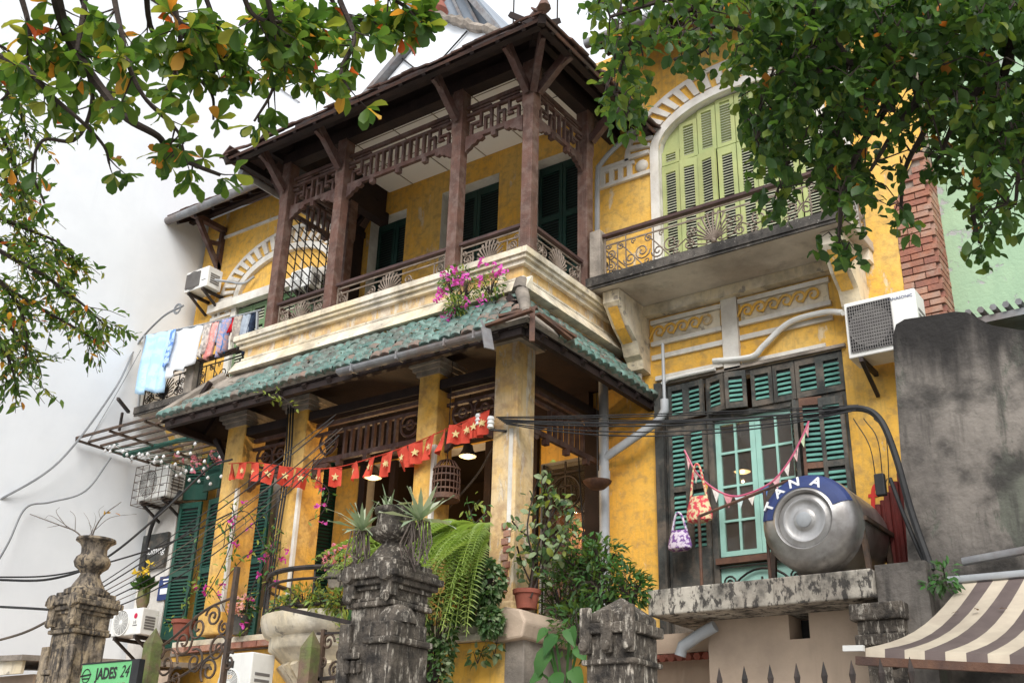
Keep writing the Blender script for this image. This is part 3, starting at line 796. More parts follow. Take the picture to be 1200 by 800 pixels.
# the white boarded ceiling of the porch
ceil = G().box(PX[0] + .05, PX[3] - .05, 8.15, 9.895, 9.80, 9.83).o('ceiling_board', SOFF, villa)
g = G()
for x in (-9.0, -8.35, -7.7, -7.05, -6.4): g.box(x - .006, x + .006, 8.2, 9.89, 9.793, 9.801)
for y in (8.75, 9.3): g.box(PX[0] + .08, PX[3] - .08, y - .006, y + .006, 9.794, 9.802)
g.o('panel_joint', MORR, ceil)
# balustrade of the porch
for i in range(3): rail_panel((PX[i] + .10, PYF), (1, 0, 0), PX[i + 1] - PX[i] - .2, 6.84, .40, villa)
rail_panel((PX[3], PYF + .1), (0, 1, 0), PYB - PYF - .2, 6.84, .40, villa)
rail_panel((PX[0], PYB - .1), (0, -1, 0), PYB - PYF - .2, 6.84, .40, villa)
# iron security grille on the left flank of the porch
m = frame((PX[0] + .02, PYB - .1, 7.28), (0, -1, 0)); g = G(m)
L = PYB - PYF - .2
for k in range(8): g.bar((L * k / 7, 0, 0), (L * k / 7, 1.32, 0), .012, .012)
for r in range(10):
    for k in range(7):
        v = .07 + r * .13 + (.05 if k % 2 else 0)
        g.bar((L * k / 7, v, 0), (L * (k + 1) / 7, v + .05, 0), .012, .01)
g.o('security_grille', IRONB, villa)

# --- the green tiled skirt roof
RX0, RX1, RY = -10.5, -5.2, 7.40
RZ, TZ, TD = 5.80, 6.36, .50
g = G()
tx0, tx1, ty = RX0 + TD, RX1 - TD + .06, RY + TD
A = [(RX0, RY, RZ), (RX1, RY, RZ), (tx1, ty, TZ), (tx0, ty, TZ)]
slab_pts(g, A, .05)
slab_pts(g, [(RX1, RY, RZ), (RX1, 9.9, RZ), (tx1, 9.9, TZ), (tx1, ty, TZ)], .05)
slab_pts(g, [(RX0, 9.9, RZ), (RX0, RY, RZ), (tx0, ty, TZ), (tx0, 9.9, TZ)], .05)
skirt = g.o('skirt_roof', MORR, villa)
g = G()
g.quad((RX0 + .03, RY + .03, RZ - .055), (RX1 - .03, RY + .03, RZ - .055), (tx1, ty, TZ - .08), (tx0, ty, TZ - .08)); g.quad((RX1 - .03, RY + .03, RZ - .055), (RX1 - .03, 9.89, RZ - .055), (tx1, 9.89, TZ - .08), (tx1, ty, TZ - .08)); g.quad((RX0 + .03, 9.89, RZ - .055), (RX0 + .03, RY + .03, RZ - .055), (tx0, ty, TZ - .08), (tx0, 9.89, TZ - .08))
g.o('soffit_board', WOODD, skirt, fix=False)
g = G()
x = RX0 + .25
while x < RX1 - .2:
    G().bar((x, RY + .03, RZ - .10), (x, ty, TZ - .12), .05, .06).o('rafter', WOODD, skirt); x += .36
y = RY + .3
while y < 9.9:
    G().bar((RX1 - .03, y, RZ - .10), (tx1, y, TZ - .12), .05, .06).o('rafter', WOODD, skirt); G().bar((RX0 + .03, y, RZ - .10), (tx0, y, TZ - .12), .05, .06).o('rafter', WOODD, skirt); y += .36
g.box(RX0 + .1, RX1 - .1, RY + .05, RY + .11, RZ - .13, RZ - .05); g.box(RX1 - .11, RX1 - .05, RY + .115, 9.89, RZ - .131, RZ - .051); g.box(RX0 + .05, RX0 + .11, RY + .115, 9.89, RZ - .131, RZ - .051)
g.o('eave_beam', WOODD, skirt)
def tile_mesh(mat):
    # low pillow with a rounded nose that laps over the course below
    g = G(); xs_ = (-.068, -.05, -.02, .02, .05, .068); pr_ = ((-.004, -.03), (-.030, .0), (-.032, .028), (-.008, .050), (.05, .046), (.165, -.012))
    vs = [(x, y, z - .026 * abs(x / .068) ** 2.2) for y, z in pr_ for x in xs_]
    fs = [(r * 6 + k, r * 6 + k + 1, r * 6 + k + 7, r * 6 + k + 6) for r in range(5) for k in range(5)]
    return g.add(vs, fs)
tms = []
for m_ in TIL:
    me = meshof(tile_mesh(m_), 'roof_tile', m_)
    me.polygons.foreach_set('use_smooth', [True] * len(me.polygons)); me.set_sharp_from_angle(angle=math.radians(50)); tms.append(me)
sa = math.atan2(TZ - RZ, TD); sl_ = math.hypot(TZ - RZ, TD)
rows, pw, pitch_ = 6, .130, .118
tiles = []
for r in range(rows):
    d = r * pitch_ + .01
    c_, s_ = d * math.cos(sa), d * math.sin(sa)
    x = RX0 + .05 + r * .36
    while x < RX1 - c_ - .03:
        if not (r < 2 and x > RX1 - .42 and R() < .75) and R() > .015:
            rm = MX.Translation((x + U_(-.010, .010), RY + c_ + U_(-.007, .007), RZ + s_ + .012 + U_(-.003, .004))) @ MX.Rotation(sa - .05 + U_(-.03, .03), 4, 'X') @ MX.Rotation(U_(-.06, .06), 4, 'Z') @ MX.Diagonal((U_(.86, 1.0), .95, U_(.85, 1.05), 1))
            wr = .08 + .15 * (r == 0) + (.4 if x > RX1 - .5 - c_ else 0)
            tiles.append((rm, 2 if R() < wr else 0 if R() < .55 else 1))
        x += pw
    y = RY + c_ + .06
    while y < 9.86:
        if not (r < 2 and y < RY + .55 and R() < .8):
            rm = MX.Translation((RX1 - c_ + U_(-.012, .012), y, RZ + s_ + .01)) @ MX.Rotation(PI / 2, 4, 'Z') @ MX.Rotation(sa - .08 + U_(-.05, .05), 4, 'X') @ MX.Rotation(U_(-.08, .08), 4, 'Z') @ MX.Diagonal((.94, .95, .95, 1))
            tiles.append((rm, 2 if R() < .12 else 0 if R() < .55 else 1))
        y += pw
tiles.sort(key=lambda t: (t[0].translation - EYE).length)
for m_, k in tiles[:300]: inst('roof_tile', tms[k], skirt, m_)
g = G()
for m_, k in tiles[300:]:
    g.k = k; g.add([m_ @ v.co for v in tms[k].vertices], [tuple(p.vertices) for p in tms[k].polygons])
g.o('tile_field', TIL, skirt, True, kind='stuff', fix=False)
g = G(); g.tube([(RX1 - .03, RY + .03, RZ + .05), (tx1 + .02, ty - .02, TZ + .03)], [.05, .075], 8); g.tube([(tx1 + .05, ty - .08, TZ - .03), (tx1 + .02, ty - .02, TZ + .12)], [.09, .07], 8)
g.o('hip_mortar', MORR, skirt, True)
G().tube([(RX0 + .02, RY + .02, RZ + .03), (tx0, ty, TZ + .03)], [.05, .06], 7).o('hip_mortar', MORR, skirt, True)
g = G()                                                     # broken battens and tiles at the corner
for a, b_ in (((-5.62, 7.33, 5.78), (-5.12, 7.36, 5.83)), ((-5.5, 7.36, 5.86), (-5.16, 7.5, 5.92)), ((-5.18, 7.45, 5.9), (-5.16, 7.42, 5.55)), ((-5.16, 7.5, 5.86), (-5.12, 8.0, 5.78)), ((-5.2, 7.62, 5.9), (-5.13, 8.1, 5.84))):
    g.bar(a, b_, .05, .025)
g.o('broken_batten', BWOOD, skirt)
gv = []
g = G()
prof = [(.06 * math.cos(PI + PI * k / 8), .06 * math.sin(PI + PI * k / 8)) for k in range(9)]
for k in range(8):
    g.add([(-7.5, RY - .05 + prof[k][0], RZ - .065 + prof[k][1]), (-5.62, RY - .05 + prof[k][0], RZ - .075 + prof[k][1]), (-5.62, RY - .05 + prof[k + 1][0], RZ - .075 + prof[k + 1][1]), (-7.5, RY - .05 + prof[k + 1][0], RZ - .065 + prof[k + 1][1])], [(0, 1, 2, 3)])
for x in (-7.3, -6.7, -6.1, -5.75): g.box(x, x + .02, RY - .115, RY + .0, RZ - .13, RZ - .05)
g.o('gutter', GUT, skirt, True, fix=False)
g = G(); g.bar((-5.60, 7.30, 5.74), (-5.52, 7.26, 5.50), .10, .012); g.bar((-5.66, 7.30, 5.84), (-5.60, 7.29, 5.72), .012, .02)
g.o('hanging_gutter_piece', GUT, skirt)

# --- ground floor of the porch: columns on a parapet
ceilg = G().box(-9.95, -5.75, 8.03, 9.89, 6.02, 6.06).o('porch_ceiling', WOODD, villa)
def column(x0, x1, z0, z1, mat, cap=True, strip=True):
    c = G().box(x0, x1, 8.0, 8.0 + (x1 - x0) + .02, z0, z1).o('column', mat, villa, bev=.012)
    if cap:
        g = G(); y0, y1 = 8.0, 8.02 + x1 - x0
        for k, (e, a, b_) in enumerate(((.025, -.13, -.08), (.055, -.08, -.035), (.085, -.035, .02))): g.box(x0 - e, x1 + e, y0 - e, y1 + e, z1 + a, z1 + b_)
        g.o('capital', MORR, c)
    g = G(); g.box(x0 - .035, x1 + .035, 7.965, 8.055 + x1 - x0, z0 - .02, z0 + .22); g.o('column_base', mat, c, bev=.02)
    if strip:
        G().box(x1 - .035, x1 + .006, 7.994, 8.035, z0 + .22, z1 - .9).o('plaster_arris', WHT, c)
    return c
column(-9.93, -9.62, 3.35, 5.86, YELC); column(-8.92, -8.60, 3.35, 5.86, YELC); column(-6.98, -6.72, 3.2, 5.9, YELC)
cc = column(-6.00, -5.72, 3.15, 5.95, YELP, cap=False, strip=False)
G().box(-5.80, -5.755, 7.993, 8.03, 3.9, 5.0).o('plaster_arris', WHT, cc)
g = G(); g.box(-6.07, -5.65, 7.93, 8.37, 5.90, 5.95); g.box(-6.13, -5.59, 7.87, 8.43, 5.95, 6.02); g.o('capital', MORR, cc)
for k in range(9):
    inst('brick', bm[k % 3], cc, MX.Translation((-5.80 + (.012 if k % 2 else -.012), 7.996, 3.48 + k * .072)) @ MX.Diagonal((.34, .5, .95, 1)))
g = G(); g.box(-9.95, -5.74, 8.02, 8.22, 5.60, 5.70); g.box(-5.96, -5.80, 8.3, 9.88, 5.601, 5.701); g.o('beam', WOODD, villa)
def lowfret(x0, x1, y, par):
    f = fret((x0, y), (x1, y), 5.12, 5.58, par, WOOD, meander=False)
    g = G(frame((x0, y, 5.12), (1, 0, 0))); L = x1 - x0
    for s in (.2, L - .2):
        g = G(frame((x0, y, 5.12), (1, 0, 0))); g.tube([(s + .13 * math.cos(2 * PI * k / 20), .22 + .13 * math.sin(2 * PI * k / 20), 0) for k in range(21)], .016, 5, False)
        g.tube([(s + .05 * math.cos(2 * PI * k / 12), .22 + .05 * math.sin(2 * PI * k / 12), 0) for k in range(13)], .014, 5, False); g.bar((s - .13, .22, 0), (s + .13, .22, 0), .02, .02); g.o('fret_ring', WOOD, f)
    scallop((x0, y, 5.1), 1, 0, f); scallop((x1, y, 5.1), -1, 0, f)
lowfret(-9.6, -8.94, 8.15, villa); lowfret(-8.58, -7.0, 8.15, villa); lowfret(-6.7, -6.02, 8.15, villa)
f_ = fret((-5.86, 8.32), (-5.86, 9.86), 5.12, 5.58, villa, WOOD, meander=False)
scallop((-5.86, 8.3, 5.1), 0, 1, f_)
g = G(); g.bar((-9.95, 8.1, 5.3), (-10.25, 8.1, 5.68), .06, .06); g.o('strut', WOODD, villa)
g = G(); g.box(-9.9, -6.02, 9.80, 9.896, 5.72, 6.018); g.box(-7.0, -6.74, 9.84, 9.897, 3.21, 5.71); g.box(-9.50, -9.40, 9.84, 9.897, 3.21, 5.71); g.box(-6.10, -5.92, 9.84, 9.897, 3.21, 5.71); g.o('added_shade_panel', WOODD, villa)  # dark boards added on the back wall to paint the porch shade
for x in (-9.0, -8.6, -7.5): G().box(x, x + .09, 9.86, 9.93, 3.3, 5.69).o('door_post', WOODD, villa)
# terrace the porch stands on
ter = G().box(-10.3, -5.75, 7.95, 9.89, 0.13, 3.12).o('terrace_wall', YEL, villa)
G().box(-10.3, -5.7, 7.93, 9.88, 3.123, 3.2).o('terrace_floor', MORR, ter)
G().box(-13.5, -10.305, 8.9, 9.89, .13, 3.25).o('terrace_wall', BEIGE, villa)
sill = G().box(-10.2, -8.45, 7.86, 8.02, 3.203, 3.26).o('sill', CREAM, ter)
x = -10.15
while x < -8.6:
    inst('brick', random.choice(bm), sill, MX.Translation((x + .1, 7.87 + U_(-.01, .01), 3.165)) @ MX.Rotation(U_(-.02, .02), 4, 'Y') @ MX.Diagonal((.9, 1.2, 1, 1)))
    x += .225
# corner pedestal on the right with its stone cap
pd = G().box(-6.75, -5.57, 7.72, 8.45, .13, 2.98).o('pedestal', YEL, villa)
G().box(-5.569, -5.37, 7.70, 8.46, .13, 2.985).o('pedestal_pier', MORR, pd, bev=.01)
g = G(); g.box(-6.79, -5.62, 7.66, 8.5, 2.985, 3.05); g.box(-6.76, -5.62, 7.69, 8.47, 3.05, 3.15); g.o('stone_cap', CREAM, pd, bev=.015)
G().prism([(-5.66, 7.64, 2.95), (-5.33, 7.60, 2.97), (-5.30, 7.61, 3.10), (-5.36, 7.62, 3.21), (-5.52, 7.60, 3.24), (-5.60, 7.64, 3.225), (-5.69, 7.63, 3.12)], (0, .86, 0)).o('stone_cap', BEIGE, pd, bev=.02)
# bowed balcony in the middle bay with fluted belly and curved rail
cx, cy = -7.56, 7.86
bo = G()
bo.lathe([(.12, -1.1), (.22, -.95), (.34, -.72), (.46, -.5), (.60, -.32), (.72, -.22), (.74, -.2), (.74, -.10), (.79, -.08), (.82, -.02), (.84, .05), (.84, .10)], cx, cy, 32, 'Z', 3.18)
bowl = bo.o('bowed_balcony', CREAM, villa, True)
fl = G()
for k in range(16):
    a = PI + PI * (k + .5) / 16
    fl.tube([(cx + r * math.cos(a), cy + r * math.sin(a), 3.18 + h) for r, h in ((.23, -.95), (.35, -.72), (.47, -.5), (.61, -.33))], [.018, .028, .04, .05], 5)
fl.o('flute', CREAM, bowl, True)
g = G()
for z_, rr, t in ((3.66, .81, .024), (3.56, .80, .014), (3.32, .80, .014)):
    g.tube([(cx + rr * math.cos(PI + PI * k / 20), cy + rr * math.sin(PI + PI * k / 20), z_) for k in range(21)], t, 6)
for k in range(0, 21, 2):
    a = PI + PI * k / 20; g.tube([(cx + .80 * math.cos(a), cy + .80 * math.sin(a), 3.28), (cx + .80 * math.cos(a), cy + .80 * math.sin(a), 3.66)], .009, 4)
g.o('railing', IRONB, bowl)
# what shows inside: shelves of goods lit by lamps, an iron fan grille in the right door
g = G()
for z_ in (4.0, 4.45, 4.9): g.box(-9.3, -7.1, 11.2, 11.5, z_, z_ + .03)
for x in (-9.3, -8.6, -7.9, -7.2): g.box(x, x + .03, 11.2, 11.5, 3.22, 5.2)
shf = g.o('shelf', BWOOD, villa)
gm = [M('goods_orange', (.55, .22, .05)), M('goods_yellow', (.60, .38, .10)), M('goods_blue', (.07, .10, .16)), M('goods_white', (.55, .5, .42))]
gms = [meshof(G().box(-.1, .1, -.08, .08, 0, .3), 'box', m_) for m_ in gm]
for z_ in (4.03, 4.48, 4.93):
    x = -9.2
    while x < -7.25:
        inst('goods', random.choice(gms), shf, MX.Translation((x, 11.3, z_)) @ MX.Diagonal((U_(.6, 1), 1, U_(.5, 1.1), 1))); x += .24
m = frame((-6.72, YM + .05, 4.55), (1, 0, 0)); g = G(m)
for v in (0, .15, .62): g.bar((0, v, 0), (.6, v, 0), .02, .015)
for u in (.01, .3, .59): g.bar((u, -1.2, 0), (u, .75, 0), .02, .015)
g.tube([(.3 + .2 * math.cos(2 * PI * k / 20), .38 + .2 * math.sin(2 * PI * k / 20), 0) for k in range(21)], .012, 5, False); g.bar((.22, .3, 0), (.38, .3, 0), .015, .015); g.bar((.22, .46, 0), (.38, .46, 0), .015, .015); g.bar((.22, .3, 0), (.22, .46, 0), .015, .015); g.bar((.38, .3, 0), (.38, .46, 0), .015, .015)
for s in (.15, .45): g.tube(spiral(s, -.08, .07, 1.3, PI / 2, 1), .009, 4)
g.o('door_grille', IRONB, villa)
G().box(-6.72, -6.12, YM + .1, YM + .11, 3.3, 5.3).o('pane', GLS, villa)

# --- right ground-floor window: charred frame, teal slats, mint casements
a, b_, c, d, _ = H_RWIN
yw = YM + .06
g = G()
for x in (a, -4.64, -3.70, b_ - .06): g.box(x, x + .06, yw - .05, yw + .06, c, d)
g.box(a + .06, b_ - .06, yw - .045, yw + .055, 5.44, 5.50); g.box(a + .06, b_ - .06, yw - .045, yw + .055, d - .06, d)
g.box(a - .10, a, YM - .06, YM + .03, c, d + .03)
wf = g.o('window_frame', CHAR, villa)
def rl(x, y, z0, wd, h, ang, panels, fm=CHAR, pitch=.052, st=.04, label=None):
    return leaf(villa, (x, y, z0), (math.cos(ang), math.sin(ang), 0), wd, h, panels, fm, TEAL, pitch, st, label=label)
for x, wd, ang, y in ((-5.06, .21, 0, YM - .02), (-4.85, .21, -.12, YM - .02), (-4.60, .22, -.28, YM - .02), (-4.37, .22, .22, YM - .09), (-4.12, .23, 0, YM + .01), (-3.88, .23, 0, YM + .01), (-3.64, .25, 0, YM + .01), (-3.39, .24, 0, YM + .01)):
    rl(x, y, 5.50, wd, .40, ang, [(.06, .34)])
for x, wd, ang in ((-5.07, .215, .05), (-4.85, .215, -.05)):
    rl(x, YM - .02, 3.0, wd, 2.42, ang, [(1.12, 1.72), (1.78, 2.34)])
rl(-3.70, YM - .02, 3.0, .20, 2.42, -1.1, [(.5, .95), (1.12, 1.72), (1.78, 2.34)])
rl(-3.58, YM - .14, 3.0, .22, 2.44, .25, [(.5, .95), (1.12, 1.72), (1.78, 2.36)], BWOOD, st=.03, label='bare brown shutter standing half open')
rl(-3.40, YM - .10, 3.0, .24, 2.42, .12, [(.5, .95), (1.12, 1.72), (1.78, 2.34)])
g = G()
x0, x1, z0, z1 = -4.58, -3.70, 4.02, 5.44
def sash(xa, xb, name):
    g = G(); y0, y1 = yw + .005, yw + .05
    g.box(xa, xa + .055, y0, y1, z0, z1); g.box(xb - .055, xb, y0, y1, z0, z1); g.box(xa + .055, xb - .055, y0, y1, z0, z0 + .05); g.box(xa + .055, xb - .055, y0, y1, z1 - .05, z1)
    xm = (xa + xb) / 2; g.box(xm - .012, xm + .012, y0 + .003, y1 - .003, z0 + .05, z1 - .05)
    for k in range(1, 4):
        zz = z0 + (z1 - z0) * k / 4; g.box(xa + .055, xm - .012, y0 + .004, y1 - .004, zz - .012, zz + .012); g.box(xm + .012, xb - .055, y0 + .004, y1 - .004, zz - .012, zz + .012)
    s = g.o(name, MINT, villa)
    for k in range(4):
        for (pa, pb) in ((xa + .055, xm - .012), (xm + .012, xb - .055)):
            G().box(pa - .004, pb + .004, yw + .026, yw + .031, z0 + (z1 - z0) * k / 4 + .01, z0 + (z1 - z0) * (k + 1) / 4 - .01).o('pane', GLS, s)
sash(x0, -4.142, 'casement'); sash(-4.138, x1, 'casement')
G().box(-4.60, -3.68, YM - .03, YM + .12, 3.93, 3.99).o('window_sill', BWOOD, villa)
mp_ = G().box(-4.58, -3.70, YM + .05, YM + .08, 3.0, 3.925).o('mint_panel', MINT, villa)
g = G(frame((-4.58, YM + .01, 3.3), (1, 0, 0)))
for k in range(7): g.tube([(.44 + .1 * (k - 3) * .2, 0, 0), (.44 + .12 * (k - 3), .3 - abs(k - 3) * .03, 0), (.44 + .145 * (k - 3), .48 - abs(k - 3) * .07, 0)], .012, 4)
g.tube([(.44 + .4 * math.cos(PI * k / 16), .1 + .46 * math.sin(PI * k / 16), 0) for k in range(17)], .012, 4)
for s in (.1, .78): g.tube(spiral(s, .45, .07, 1.6, 0, 1), .01, 4); g.tube(spiral(s, .28, .06, 1.5, PI, -1), .01, 4)
for v in (0, .6): g.bar((0, v, 0), (.88, v, 0), .015, .015)
g.o('window_grille', IRONB, mp_)

# ---------------------------------------------------------------- neighbouring structures
wb = T('white_building', 'tall blank white side wall of the neighbouring building on the left', 'building', (-13.6, 8, 0))
G().box(-30, -13.56, 1.0, 11.5, 0, 14).o('wall', WALLW, wb)
G().box(-30.05, -13.53, .95, 11.55, 14.0, 14.12).o('parapet', WALLW, wb)
WS = T('plaster_pier', 'narrow white plaster pier between the white building and the green shutters', 'wall', (-13.2, 9.6, 0))
G().box(-13.46, -12.80, 9.62, 9.89, .13, 5.75).o('wall', WALLS, WS)
rb = T('rear_gable', 'bright white gable wall with grey coping rising behind the porch roof', 'building', (-11.4, 13, 0))
y = 13.0
P_ = [W(425, 125, Y=y), W(447, 102, Y=y), W(513, 24, Y=y), W(588, 42, Y=y), W(640, 60, Y=y)]
base = [V((P_[4].x, y, 8)), V((P_[0].x, y, 8))]
G().prism(P_ + base, (0, 5, 0)).o('wall', WALLW, rb)
g = G(); g.bar(P_[0] + V((0, -.05, .05)), P_[2] + V((0, -.05, .08)), .22, .12); g.o('coping', GUT, rb)
g = G(); n = 26
g.tube([P_[2].lerp(P_[4], k / n) + V((0, -.05 + U_(-.03, .03), .08 + U_(-.03, .03))) for k in range(n + 1)], [U_(.075, .115) for k in range(n + 1)], 7)
g.o('coping_tile', MORR, rb)
G().lathe([(.16, 0), (.22, .1), (.16, .25), (.1, .35), (.16, .45), (.1, .7), (.001, .8)], P_[2].x, y - .02, 10, 'Z', P_[2].z + .1).o('finial', TERR, rb, True)
g = G(); g.tube([P_[0].lerp(P_[2], .55) + V((0, -.04, 0)), P_[1].lerp(P_[3], .4) + V((0, -.04, -.25)), P_[2].lerp(P_[3], .5) + V((0, -.04, -.1))], .018, 5); g.o('cable', BLK, rb)
gt = T('glass_roof_building', 'grey blue metal roofed building far behind the white gable', 'building', (-16, 24, 0))
y = 24.0
MET = M('grey_blue_sheet', (.26, .30, .35), (.20, .24, .29), .6, dirt=(.15, .16, .18), da=.4, ds=1, rough=.4, bump=.05)
pp = [W(470, -20, Y=y), W(545, -20, Y=y), W(600, 48, Y=y), W(640, 80, Y=y), W(520, 90, Y=y), W(478, 30, Y=y)]
G().prism(pp, (0, 6, 0)).o('roof', MET, gt)
g = G(); a0, a1 = W(535, -20, Y=y - .2), W(612, 66, Y=y - .2); g.bar(a0, a1, .3, .2)
for k in range(1, 6):
    p, q = W(470 + k * 13, -20, Y=y - .1), W(492 + k * 20, 88, Y=y - .1); g.bar(p, q, .07, .1)
g.o('roof_rib', GUT, gt)
g = G(); g.box(pp[5].x - 1, pp[4].x + 4, y + .2, y + 6, 0, pp[4].z - .1); g.o('wall', WALLW, gt)
for i, (px, py) in enumerate(((601, 40), (653, 25))):
    p = W(px, py, Y=12.2)
    tag(G().tube([(p.x, p.y, p.z - 1.6), (p.x, p.y, p.z + 2.2)], .014, 5).o('lightning_rod', IRONB), ('thin vertical rod left of the porch roof ridge tip', 'thin vertical rod right of the porch roof ridge tip')[i], 'rod', 'thin rods above the porch roof')
gb = T('green_building', 'pale green peeling wall of the building on the right', 'building', (0, 10.3, 0))
G().box(XR - .0, 7, 10.24, 14, 0, 13.5).o('wall', GWALL, gb)
g = G(); g.box(-1.9, 6, 9.0, 10.23, 5.50, 5.56)
co = g.o('canopy', GUT, gb)
g = G()
for k in range(40): g.tube([(-1.85 + k * .1, 8.95, 5.60), (-1.85 + k * .1, 10.2, 5.74)], .03, 6)
g.o('corrugated_sheet', GUT, gb)
# dark mouldy wall with an uneven top
pts = [(1046, 395), (1050, 380), (1060, 374), (1080, 371), (1100, 368), (1118, 365), (1133, 366), (1148, 374), (1162, 381), (1180, 384), (1200, 387), (1230, 388)]
tp = [W(a_, b_, Y=8.6) for a_, b_ in pts] + [V((3.5, 8.6, 4.6))]
poly = [(-2.40, 8.6, 0)] + [(-2.395, 8.6, 3.4)] + [tuple(p) for p in tp] + [(3.5, 8.6, 0)]
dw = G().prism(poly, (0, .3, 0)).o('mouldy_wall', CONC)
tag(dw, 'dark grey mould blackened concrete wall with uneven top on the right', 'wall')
tag(G().tube([W(1128, 658, Y=8.5), W(1215, 642, Y=8.5)], .032, 8).o('wall_pipe', GUT, None, True), 'grey horizontal pipe across the dark wall above the awning', 'pipe')
# kiosk: slab on a beige wall
ki = T('kiosk', 'flat roofed beige kiosk with a thick stained concrete slab under the steel tank', 'building', (-3.4, 8.6, 0))
g = G(); g.box(-4.46, -2.56, 8.2, 9.85, 3.17, 3.385); g.o('roof_slab', CONCL, ki, bev=.012)
g = G(); hz0, hz1 = 2.97, 3.19
g.box(-4.12, -3.40, 8.62, 9.8, .13, 3.168); g.box(-3.23, -2.66, 8.62, 9.8, .13, 3.168); g.box(-3.40, -3.23, 8.62, 9.8, .13, hz0); g.box(-3.40, -3.23, 8.9, 9.8, hz0, 3.168)
g.o('wall', BEIGE, ki)
G().box(-3.395, -3.235, 8.885, 8.895, hz0, 3.16).o('opening_shade_sheet', BLACKP, ki)  # black sheet paints the darkness inside the opening
g = G(); g.box(-5.2, -4.125, 9.0, 9.2, 2.98, 3.15); g.box(-5.2, -4.125, 9.15, 9.8, 2.4, 2.98); g.o('lintel_board', BEIGE, ki)
g = G()
for k in range(12): g.tube([(-5.15 + k * .085, 8.93, 2.93), (-5.15 + k * .085, 9.15, 2.97)], .035, 6)
g.o('corrugated_edge', TERR, ki, True)
tag(G().tube([W(838, 733, Y=8.5), W(822, 742, Y=8.5), W(800, 757, Y=8.45), W(797, 768, Y=8.45)], .05, 9).o('waste_pipe', PIPE, None, True), 'short grey elbow pipe poking out under the concrete slab', 'pipe')
g = T('right_pillar_stub', 'blackened stepped stone pier at the right end of the kiosk slab', 'pier', (-2.55, 8.3, 0))
q = G(); q.box(-2.66, -2.38, 8.22, 8.59, .13, 2.82); q.o('pier_shaft', PILL, g)
q = G(); q.box(-2.74, -2.34, 8.14, 8.595, 3.0, 3.12); q.box(-2.70, -2.36, 8.18, 8.594, 2.90, 3.0); q.box(-2.72, -2.35, 8.16, 8.593, 2.82, 2.90); q.o('pier_cap', PILL, g, bev=.012)
g['category'] = 'pier'
g = T('parapet_block', 'blackened masonry block beside the tank behind the awning', 'wall', (-2.4, 8.5, 0))
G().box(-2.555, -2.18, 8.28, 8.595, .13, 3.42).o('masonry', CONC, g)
# striped awning
aw = T('striped_awning', 'brown and cream striped cloth awning at the lower right', 'awning', (-1.5, 7.5, 2.6))
A0, A1 = V((-1.99, 8.5, 3.27)), V((.6, 8.5, 3.27)); B0, B1 = V((-2.27, 7.0, 2.63)), V((.6, 7.0, 2.33))
CREAMC = M('awning_cream', (.62, .54, .42), (.54, .46, .36), 4, dirt=(.30, .25, .2), da=.3, bump=.1); BRNCL = M('awning_brown', (.15, .115, .108), (.12, .092, .086), 4, dirt=(.2, .16, .14), da=.25, bump=.1)
g = G(); ns = 24; nv = 9
for i in range(ns):
    g.k = i % 2
    for j in range(nv):
        def P(u, v):
            a_, b_ = A0.lerp(A1, u), B0.lerp(B1, u)
            p = a_.lerp(b_, v); p.z -= .10 * math.sin(PI * v) + .012 * math.sin(u * 40) * math.sin(PI * v); return p
        u0, u1, v0, v1 = i / ns, (i + 1) / ns, j / nv, (j + 1) / nv
        g.quad(P(u0, v0), P(u0, v1), P(u1, v1), P(u1, v0))
    a_, b_ = B0.lerp(B1, i / ns), B0.lerp(B1, (i + 1) / ns)
    g.quad(a_, b_, b_ + V((0, -.015, -.055)), a_ + V((0, -.015, -.055)))
g.k = 0
g.o('awning_cloth', [CREAMC, BRNCL], aw, True)
G().bar(B0 + V((-.06, -.01, -.075)), B1 + V((0, -.01, -.075)), .05, .05).o('front_bar', BWOOD, aw)
G().bar(B0 + V((-.13, -.03, -.0)), B0 + V((.0, -.03, -.005)), .035, .035).o('bar_end', ACW, aw)
G().tube([A0 + V((-.1, 0, .03)), A1 + V((0, 0, .03))], .03, 8).o('roller_tube', PIPE, aw, True)
g = G(); g.tube([A0 + V((.12, 0, -.12)), A0.lerp(B0, .5) + V((.15, 0, -.24)), B0 + V((.15, .05, -.12))], .015, 6); g.o('awning_arm', IRONB, aw)
# small building with a tank at the far left edge
lb = T('low_roof', 'low beige shed roof edge in the bottom left corner', 'shed', (-10.5, 6.5, 0))
G().box(-12.5, -9.9, 6.1, 8.3, 0, 2.72).o('wall', BEIGE, lb)
g = G(); slab_pts(g, [(-13, 5.85, 2.95), (-9.75, 5.85, 2.86), (-9.6, 8.4, 3.05), (-13, 8.4, 3.2)], .05); g.o('roof_sheet', MORR, lb)
G().box(-12.9, -9.8, 5.9, 5.93, 2.70, 2.86).o('fascia', CREAM, lb)
G().box(-12.9, -9.85, 5.95, 6.09, 2.45, 2.50).o('bracket_rail', BWOOD, lb)

